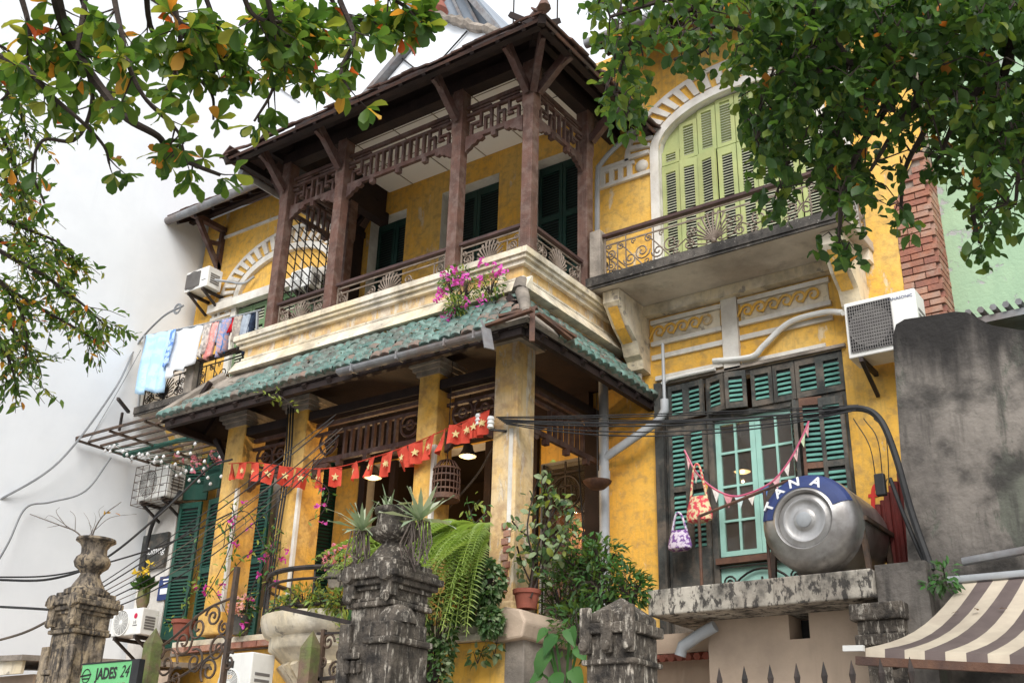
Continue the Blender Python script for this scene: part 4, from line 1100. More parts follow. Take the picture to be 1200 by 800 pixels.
# ---------------------------------------------------------------- water tanks
def tank(name, label, cx, y0, z, r, L, letters=None):
    t = T(name, label, 'water tank', (cx, y0 + L / 2, z - r))
    b = G().lathe([(r * .55, .045), (r * .57, .0), (r * .60, -.012), (r * .66, .005), (r * .80, .025), (r * .93, .07), (r * .985, .125), (r, .19), (r, .24), (r * 1.012, .25), (r * 1.012, .275), (r, .285), (r, L - .2), (r * .97, L - .1), (r * .8, L), (.001, L)], cx, y0, 40, 'Y', z).o('tank_body', STEEL, t, True)
    c = G().lathe([(.001, .006), (r * .19, .008), (r * .22, .016), (r * .24, .020), (r * .38, .016), (r * .40, .010), (r * .44, .010), (r * .46, .018), (r * .52, .022), (r * .55, .028), (r * .56, .05)], cx, y0, 36, 'Y', z).o('tank_lid', STEEL, t, True)
    G().lathe([(.001, -.012), (r * .12, -.010), (r * .155, -.002), (r * .16, .02)], cx, y0, 24, 'Y', z).o('lid_knob', PIPE, c, True)
    g = G()
    for sx in (-1, 1):
        for yy in (y0 + .28, y0 + L - .15):
            g.bar((cx + sx * r * .93, yy, z + .0), (cx + sx * r * 1.0, yy, z - r - .03), .04, .04)
        g.bar((cx + sx * r * 1.02, y0 + .25, z + .02), (cx + sx * r * 1.02, y0 + L - .1, z + .02), .035, .035)
    for yy in (y0 + .28, y0 + L - .15): g.bar((cx - r, yy, z - r - .02), (cx + r, yy, z - r - .02), .035, .03)
    g.o('stand', IRON, t)
    return t
R_ = .40
tk = tank('water_tank', 'large lying stainless steel water tank with a blue lettered band on the concrete slab', -3.085, 8.30, 3.845, R_, 1.05)
prof = [(R_ * .655, .001), (R_ * .80, .021), (R_ * .93, .065), (R_ * .985, .12)]
g = G(); n = 28
def band(a0, a1, prof, off):
    g = G()
    for i in range(n):
        for j in range(len(prof) - 1):
            q = []
            for (ii, jj) in ((i, j), (i + 1, j), (i + 1, j + 1), (i, j + 1)):
                an = a0 + (a1 - a0) * ii / n; r, h = prof[jj]
                q.append((-3.085 + (r + off * .3) * math.cos(an), 8.30 + h - off, 3.845 + (r + off * .3) * math.sin(an)))
            g.quad(*q)
    return g
bb = band(math.radians(20), math.radians(174), prof, .003).o('blue_band', BLUEP, tk, True, fix=False)
for ch, an in (('T', 154), ('A', 128), ('N', 101), ('A', 67)):
    a = math.radians(an); rr = R_ * .79
    p = V((-3.085 + rr * math.cos(a), 8.30 + .024 - .008, 3.845 + rr * math.sin(a)))
    nrm = V((math.cos(a) * .28, -1, math.sin(a) * .28)).normalized()
    upv = V((math.cos(a), 0, math.sin(a))); upv = (upv - nrm * upv.dot(nrm)).normalized()
    rt = upv.cross(nrm)
    mw = MX(((rt.x, upv.x, nrm.x, p.x), (rt.y, upv.y, nrm.y, p.y), (rt.z, upv.z, nrm.z, p.z), (0, 0, 0, 1)))
    text_mesh(ch, .115, .006, 'letter', WHITEP, mw @ MX.Diagonal((1.1, 1, 1, 1)), tk, bold=.003)
p = W(2, 728, Y=8)
t2 = tank('water_tank', 'small upright steel water tank with a blue label at the left picture edge', p.x, 7.5, p.z, .36, .9)
g = G(); g.box(p.x + .06, p.x + .22, 7.49, 7.497, p.z - .12, p.z + .14); g.o('blue_label', BLUEP, t2)
G().lathe([(.05, 0), (.05, .16), (.03, .17), (.03, .25)], p.x + .14, 7.9, 10, 'Z', p.z + .33).o('valve', PIPE, t2)
sh = T('tank_stand', 'steel frame that carries the small tank on the shed roof', 'stand', (p.x, 8, 3.1))
g = G()
for sx in (-.3, .3):
    for yy in (7.6, 8.3): g.bar((p.x + sx, yy, 3.05), (p.x + sx, yy, p.z - .385), .05, .05)
g.o('stand_leg', IRONB, sh)

# ---------------------------------------------------------------- air conditioners (all face the street)
def aircon(label, x0, x1, yb, z0, z1, d=.28, style='grille', bracket=True, logo=None):
    yf = yb - d; w_, h = x1 - x0, z1 - z0
    t = T('air_conditioner', label, 'air conditioner', ((x0 + x1) / 2, yb, z0), 'outdoor air conditioner units')
    b = G().box(x0, x1, yf, yb, z0 + .02, z1).o('body', ACW, t, bev=.012)
    fx = x0 + w_ * .66
    cx, cz, r = x0 + w_ * .345, (z0 + z1) / 2 + .01, min(w_ * .30, h * .43)
    if style == 'grille':
        G().box(x0 + .035, fx, yf - .004, yf - .0015, z0 + .07, z1 - .05).o('fan_recess', ACD, b)
        G().lathe([(r, -.004), (r * .98, -.012), (r * .9, -.006), (r * .3, -.006), (.001, -.006)], cx, yf - .001, 28, 'Y', cz).o('fan_disc', ACG, b)
        g = G(); n = 18
        for k in range(n + 1):
            xx = x0 + .035 + (fx - x0 - .035) * k / n; g.box(xx - .003, xx + .003, yf - .018, yf - .010, z0 + .07, z1 - .05)
        for k in range(15):
            zz = z0 + .07 + (h - .12) * k / 14; g.box(x0 + .035, fx, yf - .016, yf - .011, zz - .003, zz + .003)
        g.o('grille', ACG, b, kind='stuff')
    else:
        G().lathe([(r * 1.12, -.001), (r * 1.12, -.012), (r, -.014), (r, -.004)], cx, yf, 32, 'Y', cz).o('fan_ring', ACW, b, True)
        G().lathe([(r * .98, -.004), (.001, -.0045)], cx, yf, 28, 'Y', cz).o('fan_recess', ACG, b)
        g = G()
        for k in range(1, 9): g.tube([(cx + r * k / 9 * math.cos(2 * PI * q / 24), yf - .010, cz + r * k / 9 * math.sin(2 * PI * q / 24)) for q in range(25)], .004, 3, False)
        for q in range(14): g.bar((cx, yf - .008, cz), (cx + r * math.cos(2 * PI * q / 14), yf - .008, cz + r * math.sin(2 * PI * q / 14)), .006, .004)
        g.lathe([(r * .22, -.004), (r * .2, -.016), (.001, -.018)], cx, yf, 12, 'Y', cz)
        g.o('grille', ACW, b, kind='stuff')
    g = G()
    for k in range(5): g.box(x1 + .0005, x1 + .004, yf + .05, yb - .05, z0 + h * (.25 + .1 * k), z0 + h * (.25 + .1 * k) + .025)
    g.o('side_louvre', ACG, b)
    G().box(fx + .05, fx + .14, yf - .006, yf + .01, z0 + h * .38, z0 + h * .40).o('handle_slot', ACD, b)
    if bracket:
        for xx in (x0 + .09, x1 - .12):
            g = G(); g.box(xx, xx + .04, yf + .0, yb + .3, z0 - .03, z0 + .015); g.bar((xx + .02, yf + .03, z0 - .02), (xx + .02, yb + .12, z0 - .24), .035, .03); g.o('bracket', IRONB, t)
    return t
a1 = aircon('big white air conditioner with a dark square grille below the right balcony', -2.95, -2.28, 9.76, 5.60, 6.19, .3)
text_mesh('PANASONIC', .042, .001, 'lettering', BLUEP, frame((-2.42, 9.4545, 6.12), (1, 0, 0)), a1)
aircon('white air conditioner high on the left wall near the eave', -13.30, -12.76, 9.76, 9.00, 9.37, .28)
a3 = aircon('white air conditioner in a wire cage beside the trellis', -13.30, -12.62, 9.55, 5.58, 6.06, .30, 'fan')
g = G(); x0, x1, yf, z0, z1 = -13.34, -12.58, 9.20, 5.54, 6.10
for k in range(6):
    xx = x0 + (x1 - x0) * k / 5; g.bar((xx, yf, z0), (xx, yf, z1), .007, .007)
for k in range(6):
    zz = z0 + (z1 - z0) * k / 5; g.bar((x0, yf, zz), (x1, yf, zz), .007, .007); g.bar((x1, yf, zz), (x1, 9.5, zz), .007, .007); g.bar((x0, yf, zz), (x0, 9.5, zz), .007, .007)
for yy in (9.3, 9.4, 9.5): g.bar((x1, yy, z0), (x1, yy, z1), .007, .007); g.bar((x0, yy, z0), (x1, yy, z0), .007, .007)
g.o('wire_cage', IRON, a3)
a4 = aircon('white air conditioner with a round fan and red logo carrying the flower vase', -12.94, -12.30, 9.2, 3.62, 3.98, .26, 'fan')
LGR = M('logo_red', (.55, .02, .08), (.5, .02, .07), 5, bump=0)
G().lathe([(.035, -.004), (.001, -.005)], -12.43, 8.94, 18, 'Y', 3.88).o('logo', LGR, a4)
text_mesh('LG', .05, .001, 'lettering', ACG, frame((-12.43, 8.935, 3.80), (1, 0, 0)), a4)
a5 = aircon('white air conditioner with a small black label low under the broken brick sill', -8.36, -7.93, 7.30, 2.36, 2.93, .28, 'fan', False)
G().box(-8.27, -8.17, 7.012, 7.018, 2.74, 2.86).o('black_label', BLACKP, a5); G().box(-8.27, -8.17, 7.011, 7.018, 2.70, 2.735).o('yellow_strip', YEL, a5)
g = T('ac_stand', 'masonry stand under the lowest air conditioner', 'stand', (-8.15, 7.2, 0)); G().box(-8.45, -7.85, 7.0, 7.6, .13, 2.37).o('masonry', BEIGE, g)
aircon('white air conditioner on the left wing behind the iron grille', -10.92, -10.50, 9.76, 8.44, 8.76, .22, 'fan')

# ---------------------------------------------------------------- pipes and hoses
def pipe(name, pts, r, mat, label, cat='pipe', n=8):
    o = G().tube(pts, r, n).o(name, mat, None, True); return tag(o, label, cat)
def smooth(pts, n=8):
    pts = [V(p) for p in pts]; out = []
    P = [pts[0] * 2 - pts[1]] + pts + [pts[-1] * 2 - pts[-2]]
    for i in range(1, len(P) - 2):
        for k in range(n):
            t = k / n; a, b, c, d = P[i - 1], P[i], P[i + 1], P[i + 2]
            out.append(.5 * ((2 * b) + (c - a) * t + (2 * a - 5 * b + 4 * c - d) * t * t + (3 * b - a - 3 * c + d) * t ** 3))
    return out + [pts[-1]]
pipe('drain_pipe', [W(742, 152, Y=9.8), W(712, 182, Y=9.8), W(701, 196, Y=9.8), W(700, 215, Y=9.8), W(700, 300, Y=9.8)], .032, PIPE, 'pale drain pipe bending down beside the arched lime door', n=8)
dp = T('drain_pipe', 'grey drain pipe with a slanting branch between porch and window', 'pipe', (-5.72, 9.6, 0))
j = V((-5.72, 9.62, 5.15))
G().tube([(-5.72, 9.62, 6.3), (-5.72, 9.62, .2)], .055, 10).o('down_pipe', PIPE, dp, True)
G().tube([(-5.03, 9.72, 6.35), (-5.03, 9.72, 5.66)], .018, 6).o('thin_pipe', PIPE, dp, True)
G().tube([(-5.03, 9.72, 5.70), (-5.03, 9.72, 5.58), (-5.10, 9.72, 5.48), j + V((.03, 0, 0)), j + V((0, 0, -.08))], .047, 9).o('branch_pipe', PIPE, dp, True)
for z in (4.9, 4.0): G().tube([(-5.72, 9.62, z), (-5.72, 9.62, z + .09)], .066, 10).o('coupling', PIPE, dp, True)
pipe('ac_hose', smooth([W(988, 366, Y=9.7), W(965, 366, Y=9.8), W(925, 378, Y=9.82), W(895, 405, Y=9.82), W(880, 418, Y=9.82), W(836, 423, Y=9.85)]), .032, ACW, 'white wrapped hose curving from the right air conditioner to the wall', 'hose')
pipe('conduit', [W(838, 432, Y=9.82), W(815, 437, Y=9.82), W(783, 444, Y=9.82), W(776, 450, Y=9.82)], .022, ACW, 'thin white conduit along the top of the teal shuttered window', 'conduit')
pipe('ac_hose', smooth([W(252, 328, Y=9.6), W(268, 330, Y=9.7), W(285, 332, Y=9.8), W(298, 324, Y=9.86)]), .022, PIPE, 'grey hose of the upper left air conditioner', 'hose')
pipe('ac_hose', smooth([W(212, 575, Y=9.45), W(205, 585, Y=9.4), W(183, 605, Y=9.5), W(172, 640, Y=9.55), W(166, 690, Y=9.5), W(168, 712, Y=9.2)]), .028, BLK, 'dark hose running down the white pier from the caged air conditioner', 'hose')

# ---------------------------------------------------------------- wires
def sag(a, b, s, n=12):
    a, b = V(a), V(b)
    return [a.lerp(b, k / n) + V((0, 0, -s * 4 * (k / n) * (1 - k / n))) for k in range(n + 1)]
def wire(label, pts, r=.009, mat=None):
    return tag(G().tube(pts, r, 5).o('overhead_wire', mat or BLK), label, 'wire', 'wires across the front of the villa')
I0 = V((-5.90, 7.93, 5.06)); BD = W(1005, 478, Y=8.5)
ORD = ('topmost', 'second from the top', 'third from the top', 'fourth from the top', 'third from the bottom', 'second from the bottom', 'lowest')
sg_ = .02
for k in range(7):
    a = I0 + V((.02 * k, -.02, .05 - .015 * k)); b = BD + V((U_(-.02, .02), U_(-.03, .03), .03 - .009 * k))
    wire('black wire across the teal window, %s in the corner column bundle' % ORD[k], sag(a, b, sg_), U_(.005, .008)); sg_ += (.008, .045, .006, .012, .05, .03, 0)[k]
wire('single wire from high inside the porch to the teal window', sag(W(640, 490, Y=8.6), BD, .06), .006)
tag(G().tube(smooth([BD + V((-.3, 0, -.005)), BD, W(1030, 490, Y=8.5), W(1048, 530, Y=8.5), W(1068, 600, Y=8.5), W(1092, 668, Y=8.45)]), .028, 7).o('cable_bundle', BLK, None, True), 'thick black cable bundle bending down beside the dark wall', 'cable')
tag(G().tube(smooth([W(1043, 560, Y=8.52), W(1058, 600, Y=8.5), W(1075, 640, Y=8.5), W(1090, 672, Y=8.47)]), .016, 6).o('cable', BLK, None, True), 'slack thin cable beside the thick bundle at the dark wall', 'cable')
tag(G().box(-2.56, -2.48, 8.52, 8.58, 4.02, 4.20).o('junction_box', BLACKP, None, bev=.01), 'small black junction box on the cable bundle by the rusty sheet', 'box')
for i, (px, py) in enumerate(((561, 492), (575, 495))):
    p = W(px, py, Y=7.9)
    t = T('insulator', ('white porcelain insulator, left of the pair on the corner column', 'white porcelain insulator, right of the pair on the corner column')[i], 'insulator', tuple(p), 'porcelain insulators')
    G().lathe([(.02, -.06), (.035, -.05), (.026, -.02), (.038, -.01), (.028, .02), (.038, .03), (.03, .06), (.001, .065)], p.x, p.y, 12, 'Z', p.z).o('porcelain', WHITEP, t, True)
    G().bar((p.x, p.y, p.z - .07), (p.x + .12, 8.0, p.z - .08), .02, .02).o('bracket', IRONB, t)
A_ = W(395, 520, Y=7.6)
for k in range(7):
    wire('wire slanting down to the left gate pillar, %s of seven' % ORD[k], sag(A_ + V((U_(-.05, .1), U_(-.1, .1), .32 - .06 * k)), W(108, 690 + 5 * k, Y=6.2), .05 + .035 * k), U_(.004, .007), BRNC if k % 3 == 2 else BLK)
wire('thick black cable from the left column down to the urn pillar and away', smooth([W(272, 538, Y=7.8), W(245, 548, Y=7.8), W(190, 600, Y=7.3), W(122, 655, Y=6.6), W(60, 678, Y=6.3), W(-10, 679, Y=6)]), .013)
wire('second thin black cable beside the thick one', smooth([W(272, 600, Y=7.9), W(200, 635, Y=7.3), W(122, 660, Y=6.6), W(60, 674, Y=6.3), W(-10, 676, Y=6)]), .009)
wire('black cable leaving the left pillar low to the left', smooth([W(62, 714, Y=5.6), W(30, 712, Y=5.6), W(-10, 710, Y=5.6)]), .012)
wire('brown cable leaving the left pillar to the lower left', smooth([W(66, 722, Y=5.6), W(30, 740, Y=5.6), W(-10, 752, Y=5.6)]), .012, BRNC)
GREYW = M('pale_cable', (.25, .26, .27), (.2, .21, .22), 5, bump=0)
wire('grey cable loop on the white wall from the balcony', smooth([W(215, 358, Y=9.0), W(190, 372, Y=9.0), W(160, 405, Y=9.0), W(135, 455, Y=8.6), W(70, 540, Y=8), W(0, 585, Y=7.4), W(-20, 595, Y=7.4)]), .016, GREYW)
wire('dark cable sagging across the white wall lower left', smooth([W(130, 536, Y=8.6), W(100, 575, Y=8.3), W(60, 588, Y=8), W(30, 595, Y=7.7), W(10, 635, Y=7.5), W(-10, 670, Y=7.4)]), .014, GREYW)
wire('thin line dropping on the white wall', sag(W(165, 410, Y=9), W(92, 535, Y=8.4), .05), .006, GREYW)
tag(G().tube([W(208, 362, Y=9.0) + V((.09 * math.cos(t / 6 * PI), 0, .09 * math.sin(t / 6 * PI))) * (1 - t * .012) for t in range(34)], .008, 5).o('coiled_cable', GREYW), 'small coil of grey cable hanging by the left balcony', 'cable')
wire('cable hanging inside the porch by the corner column', smooth([W(580, 520, Y=8.3), W(560, 555, Y=8.3), W(530, 590, Y=8.3), W(505, 615, Y=8.2)]), .012, BRNC)
for k, x in enumerate((682, 690, 694)):
    wire('black cable on the yellow wall, %s of the three beside the drain pipe' % ('left', 'middle', 'right')[k], smooth([W(x - 4, 535, Y=9.85), W(x, 600, Y=9.85), W(x + 5, 650, Y=9.86)]), .008)
for k in range(3):
    wire('black cable down the second column from the left, %s of three' % ('left', 'middle', 'right')[k], smooth([W(338 + 3 * k, 470, Y=7.95), W(334 + k * 3, 540, Y=7.94), W(322 + k * 3, 620, Y=7.93), W(305 + k * 2, 740, Y=7.9)]), .011)
for k in range(3):
    wire('thin loose wire on the yellow wall beside the dark wall, %s of three' % ('left', 'middle', 'right')[k], smooth([W(1000 + 12 * k, 490, Y=9.8), W(1020 + 9 * k, 525 - k * 8, Y=9.8), W(1030 + 6 * k, 580, Y=9.8), W(1040, 560 + 40 * k, Y=9.8)]), .005)

# ---------------------------------------------------------------- steel trellis and fairy lights
tr = T('metal_trellis', 'open rusty steel trellis canopy beside the tiled roof on the left', 'trellis', (-13, 9, 6.3))
g = G()
c0, c1, c2, c3 = V((-13.48, 8.25, 6.30)), V((-11.2, 8.25, 6.30)), V((-11.2, 9.85, 6.30)), V((-13.48, 9.85, 6.30))
for k in range(9):
    t = k / 8
    tag_ = G().bar(c0.lerp(c3, t), c1.lerp(c2, t), .03, .03).o('bar', IRON, tr)
for k in range(4):
    t = k / 3
    G().bar(c0.lerp(c1, t) + V((0, 0, -.028)), c3.lerp(c2, t) + V((0, 0, -.028)), .03, .03).o('bar', IRON, tr)
g = G(); g.bar((-13.48, 9.0, 6.92), (-13.2, 8.6, 6.95), .04, .04); g.bar((-13.48, 8.9, 6.88), (-13.48, 8.9, 6.6), .03, .03); g.o('bent_bar', IRONB, tr)
G().tube([(-13.4, 9.0, 6.24), (-12.2, 9.0, 6.26), (-11.3, 9.0, 6.2)], .035, 7).o('green_bar', GMID, tr)
fl_ = T('fairy_lights', 'string of small white bulbs looped over the trellis and the caged unit', 'string lights', (-12.4, 8.9, 6.2))
pts = []
for k in range(46):
    t = k / 45; pts.append(V((-13.3 + 2.3 * (t * 3 % 1.0) + U_(-.05, .05), 8.5 + .8 * t + U_(-.1, .1), 6.22 - .45 * (t * 3 % 1) * t - .25 * math.sin(9 * t) ** 2 + U_(-.05, .05))))
G().tube(smooth(pts, 2), .005, 4).o('cord', GMID, fl_)
bmsh = meshof(G().lathe([(.001, -.024), (.018, -.015), (.024, 0), (.016, .018), (.006, .03)], n=8), 'bulb', WHITEP)
for p in pts: inst('bulb', bmsh, fl_, MX.Translation(p + V((0, 0, -.03))))

# ---------------------------------------------------------------- laundry on the left balcony
def cloth(name, label, px0, px1, pyt0, pyt1, drop0, drop1, Y, mats, taper=0, cat='laundry', n=10, grp='washing hung on the left balcony', seed=0):
    """cloth hung from a line: gathered folds, uneven hem, real thickness"""
    rnd = random.Random(seed)
    a, b = W(px0, pyt0, Y=Y), W(px1, pyt1, Y=Y)
    nv = 12; vs = []; ph = rnd.uniform(0, 6)
    for j in range(nv + 1):
        v = j / nv
        for i in range(n + 1):
            u = i / n
            p = a.lerp(b, u + (0.5 - u) * taper * v)
            dr = drop0 + (drop1 - drop0) * u + .05 * math.sin(u * 9 + ph) * .5
            p = p + V((.01 * math.sin(v * 7 + ph), -.035 * math.sin(u * 15 + ph + v) * (.3 + v) - .03 * v, -dr * v)); vs.append(p)
    fs = [(j * (n + 1) + i, (j + 1) * (n + 1) + i, (j + 1) * (n + 1) + i + 1, j * (n + 1) + i + 1) for j in range(nv) for i in range(n)]
    g = G(); g.add(vs, fs); o = g.o(name, mats, None, True)
    md = o.modifiers.new('thick', 'SOLIDIFY'); md.thickness = .006
    return tag(o, label, cat, grp)
def MC(name, c, c2, s=14.0, c3=None, lo=.45, hi=.55):
    return M(name, c, c2, s, patch=c3, pa=.35, ps=s * .8, rough=.9, bump=.05, bs=120, lo=lo, hi=hi)
cloth('bed_sheet', 'pale blue patterned sheet with a dark blue hem hung furthest left', 172, 206, 393, 386, .95, 1.0, 9.0, MC('sheet_blue', (.40, .62, .84), (.50, .70, .88), 7, (.66, .68, .85)), .15, seed=1)
cloth('bed_sheet_hem', 'darker blue flowered sheet edge beside the pale blue sheet', 200, 207, 388, 385, .6, .55, 8.97, MC('sheet_navy', (.12, .25, .6), (.45, .6, .85), 14, (.75, .75, .85)), .1, n=5, seed=2)
cloth('towel', 'plain white blanket hanging beside the blue sheet', 202, 239, 387, 380, .78, .62, 9.02, MC('towel_white', (.80, .82, .84), (.74, .77, .80), 5), .25, seed=3)
CL = [('shirt', 'striped grey brown shirt right of the white blanket', 239, 249, .55, (.35, .32, .30), (.6, .55, .5)), ('shirt', 'salmon pink shirt on the balcony washing line', 247, 258, .60, (.70, .28, .26), (.75, .42, .38)),
      ('shirt', 'blue grey shirt behind the patterned blouse', 255, 264, .40, (.28, .36, .48), (.42, .5, .6)), ('blouse', 'small colourful patterned blouse on the washing line', 261, 271, .58, (.55, .35, .35), (.25, .3, .5)), ('shirt', 'bright blue small shirt beside the red one', 266, 271, .55, (.02, .28, .62), (.03, .2, .5)),
      ('shirt', 'bright red small shirt on the washing line', 269, 276, .28, (.68, .02, .04), (.6, .02, .03)), ('shirt', 'beige striped shirt on the washing line', 275, 284, .42, (.52, .46, .38), (.35, .3, .27)), ('trousers', 'light grey blue trousers near the right end of the line', 283, 294, .52, (.34, .39, .46), (.42, .47, .54)), ('trousers', 'dark navy trousers at the right end of the line by the post', 292, 301, .62, (.02, .03, .06), (.03, .05, .09))]
for i, (nm, lb_, xa, xb, dr, c, c2) in enumerate(CL):
    yy = 380 - (xa - 239) * .235
    cloth(nm, lb_, xa, xb, yy, yy - 2, dr, dr * .9, 9.0 + (i % 3) * .02, MC('cloth_%s_%d' % (nm, i), c, c2, 18), .1, n=6, seed=i + 5)
g = T('clothes_line', 'thin pole and line that carries the washing over the balcony', 'clothes line', (-12.5, 9.0, 8.1))
q = G(); q.tube([W(168, 394, Y=9.01), W(239, 379.5, Y=9.01), W(306, 363, Y=9.01)], .012, 6); q.bar(W(170, 394, Y=9.02), (W(170, 394, Y=9.02).x, 9.12, 7.0), .03, .03); q.bar(W(302, 364, Y=9.02), (W(302, 364, Y=9.02).x, 9.12, 7.0), .03, .03); q.o('pole', PIPE, g)

# ---------------------------------------------------------------- flags in the porch
bt = T('flag_bunting', 'string of red flags with gold stars slung across the porch columns', 'bunting', (-7.7, 7.8, 5))
ctl = [(268, 543), (300, 542), (345, 548), (390, 548), (440, 535), (480, 521), (520, 504), (552, 490), (572, 481)]
cp = smooth([W(a, b, Y=7.88) for a, b in ctl], 6)
G().tube(cp, .006, 4).o('cord', RED, bt)
def star(r):
    return [(r * (1 if k % 2 == 0 else .4) * math.sin(PI * k / 5), r * (1 if k % 2 == 0 else .4) * math.cos(PI * k / 5)) for k in range(10)]
tot = len(cp) - 1
for k in range(19):
    t = (k + .3) / 19 * tot
    i = min(int(t), tot - 1); p = cp[i].lerp(cp[i + 1], t - int(t)); d = (cp[i + 1] - cp[i]).normalized()
    wv = .165 * U_(.75, 1.1); hv = .205 * U_(.9, 1.1); rot = U_(-.9, .9); sw = U_(-.5, .5)
    u = (d * math.cos(rot) + V((0, 1, 0)) * math.sin(rot)).normalized(); dn = V((0, 0, -1)) + d * sw * .5 - u.cross(V((0, 0, 1))) * .05
    nrm = u.cross(V((0, 0, 1))).normalized()
    g = G(); nx, nz = 5, 5
    vs = [p + u * (wv * (a / nx - .5)) + dn * (hv * b / nz) + nrm * (.035 * math.sin(a * 1.3 + k * 2.1) * b / nz + .03 * math.sin(k) * (b / nz) ** 2) for b in range(nz + 1) for a in range(nx + 1)]
    g.add(vs, [(b * (nx + 1) + a, b * (nx + 1) + a + 1, (b + 1) * (nx + 1) + a + 1, (b + 1) * (nx + 1) + a) for b in range(nz) for a in range(nx)])
    f = g.o('flag', RED, bt, True, fix=False)
    g = G()
    c = p + dn * (hv * .5)
    for s in (.022, -.004):
        pts = [c + u * a + V((0, 0, 1)) * b + nrm * s for a, b in star(.045)]
        n0 = len(g.v); g.v += [tuple(q) for q in pts + [c + nrm * s]]
        for q in range(10): g.f.append((n0 + q, n0 + (q + 1) % 10, n0 + 10)); g.mi.append(0)
    g.o('star', STAR, f, fix=False)

# ---------------------------------------------------------------- pennants and bags on the teal window
pb = T('pennant_bunting', 'string of small pastel triangular pennants across the mint window', 'bunting', (-4, 9.7, 4.8))
ctl = [(802, 527), (816, 553), (835, 571), (858, 581), (880, 577), (905, 564), (925, 540), (940, 512), (948, 493)]
cp = smooth([W(a, b, Y=9.70) for a, b in ctl], 6); tot = len(cp) - 1
G().tube(cp, .010, 5).o('cord', PINK, pb)
cols = [(.70, .42, .42), (.72, .68, .60), (.75, .45, .12), (.74, .70, .66), (.68, .30, .33), (.55, .66, .66), (.74, .68, .62), (.10, .2, .45), (.70, .42, .44), (.74, .7, .66), (.72, .50, .48), (.55, .68, .45), (.68, .34, .36)]
for k, c in enumerate(cols):
    t = (k + .5) / len(cols) * tot; i = int(t); p = cp[i].lerp(cp[i + 1], t - i); d = (cp[i + 1] - cp[i]).normalized()
    dn = V((0, -.08, -1)); a, b, e = p - d * .055, p + d * .055, p + dn * .13 + d * .01
    o = G().prism([a, b, e], (0, .006, 0)).o('pennant', MC('pennant_cloth_%d' % k, c, tuple(x * .8 for x in c), 30), pb)
def bag(label, c, w_, h, mat, strap):
    t = T('cloth_bag', label, 'bag', tuple(c), 'bags hung on the teal shutters')
    G().lathe([(w_ * .35, 0), (w_ * .52, .02), (w_ * .55, h * .25), (w_ * .48, h * .6), (w_ * .36, h), (w_ * .33, h)], c.x, c.y, 14, 'Z', c.z).o('bag_body', mat, t, True)
    t.children[0].scale = (1, .5, 1); t.children[0].location = (0, c.y * .0, 0)
    G().tube(smooth([c + V((-w_ * .34, 0, h * .95)), c + V((-w_ * .12, -.01, h + strap)), c + V((w_ * .12, -.01, h + strap)), c + V((w_ * .34, 0, h * .95))]), .012, 6).o('strap', mat, t, True)
    return t
BG1 = MC('bag_patchwork', (.62, .08, .10), (.70, .60, .35), 22, (.75, .55, .50)); BG2 = MC('bag_violet', (.18, .08, .28), (.65, .58, .68), 26, (.10, .05, .16))
bag('red and cream patchwork shoulder bag hanging on the left teal shutter', W(820, 612, Y=9.65), .26, .26, BG1, .30)
bag('violet flowered drawstring bag hanging below the patchwork bag', W(797, 645, Y=9.65), .24, .20, BG2, .16)
g = T('pipe_rail', 'thin rusty pipe rail standing on the concrete slab in front of the window', 'rail', (-3.9, 8.5, 3.39))
a, b, c = V((-4.06, 8.42, 4.02)), V((-3.22, 8.42, 4.22)), None
G().tube([a + V((0, 0, .0)), b], .013, 6).o('rail_bar', BWOOD, g)
G().tube([a, (a.x, a.y, 3.39)], .014, 6).o('rail_post', BWOOD, g); G().tube([V((-3.45, 8.42, 4.16)), (-3.45, 8.42, 3.39)], .014, 6).o('rail_post', BWOOD, g)
rs = G(); n = 13
for k in range(n):
    x0 = W(1018, 600, Y=9.25).x + k * .042
    top_ = 4.05 + .33 * min(1, k / 7) - (.0 if k < 9 else .02 * (k - 9)); bot = 3.75 - .05 * k
    rs.tube([(x0, 9.25 + (.02 if k % 2 else 0), bot), (x0, 9.25 + (.02 if k % 2 else 0), top_ + U_(-.02, .02))], .026, 6)
tag(rs.o('corrugated_sheet', M('rust_red_sheet', (.21, .035, .030), (.15, .03, .026), 4, dirt=(.1, .05, .04), da=.4, rough=.6), None, True), 'torn rust red corrugated sheet leaning beside the tank', 'metal sheet')
GR = M('graffiti_red', (.60, .05, .035), (.55, .04, .03), 5, bump=0)
gr = T('graffiti', 'red spray painted letters on the yellow wall beside the rusty sheet', 'graffiti', (-2.95, 9.9, 4.4))
for txt, px, py, sz in (('f', 1022, 586, .42), ('r', 1066, 580, .3)):
    text_mesh(txt, sz, .002, 'letter', GR, frame(W(px, py, Y=YM - .006), (1, 0, 0)), gr, shear=.1)
# birdcage, lamps, hanging bowl
p = W(523, 563, Y=8.05)
bc = T('birdcage', 'round brown wicker birdcage hanging beside the corner column', 'birdcage', tuple(p))
g = G(); r0 = .135
for k in range(20):
    a = 2 * PI * k / 20; ca, sa_ = math.cos(a), math.sin(a)
    g.tube([(p.x + r * ca, p.y + r * sa_, p.z + h) for r, h in ((r0, -.17), (r0 * 1.02, 0), (r0 * .95, .12), (r0 * .6, .19), (.01, .22))], .005, 4)
g.o('cage_wire', BWOOD, bc)
for h in (-.10, -.03, .04, .11): G().lathe([(r0 * 1.03, -.008), (r0 * 1.03, .008)], p.x, p.y, 20, 'Z', p.z + h).o('hoop', BWOOD, bc)
G().lathe([(r0 * .9, -.21), (r0 * 1.06, -.2), (r0 * 1.06, -.15), (r0 * .98, -.145)], p.x, p.y, 20, 'Z', p.z).o('cage_base', BWOOD, bc); G().tube([(p.x, p.y, p.z + .2), (p.x, p.y, 6.0)], .006, 4).o('hanger', IRONB, bc)
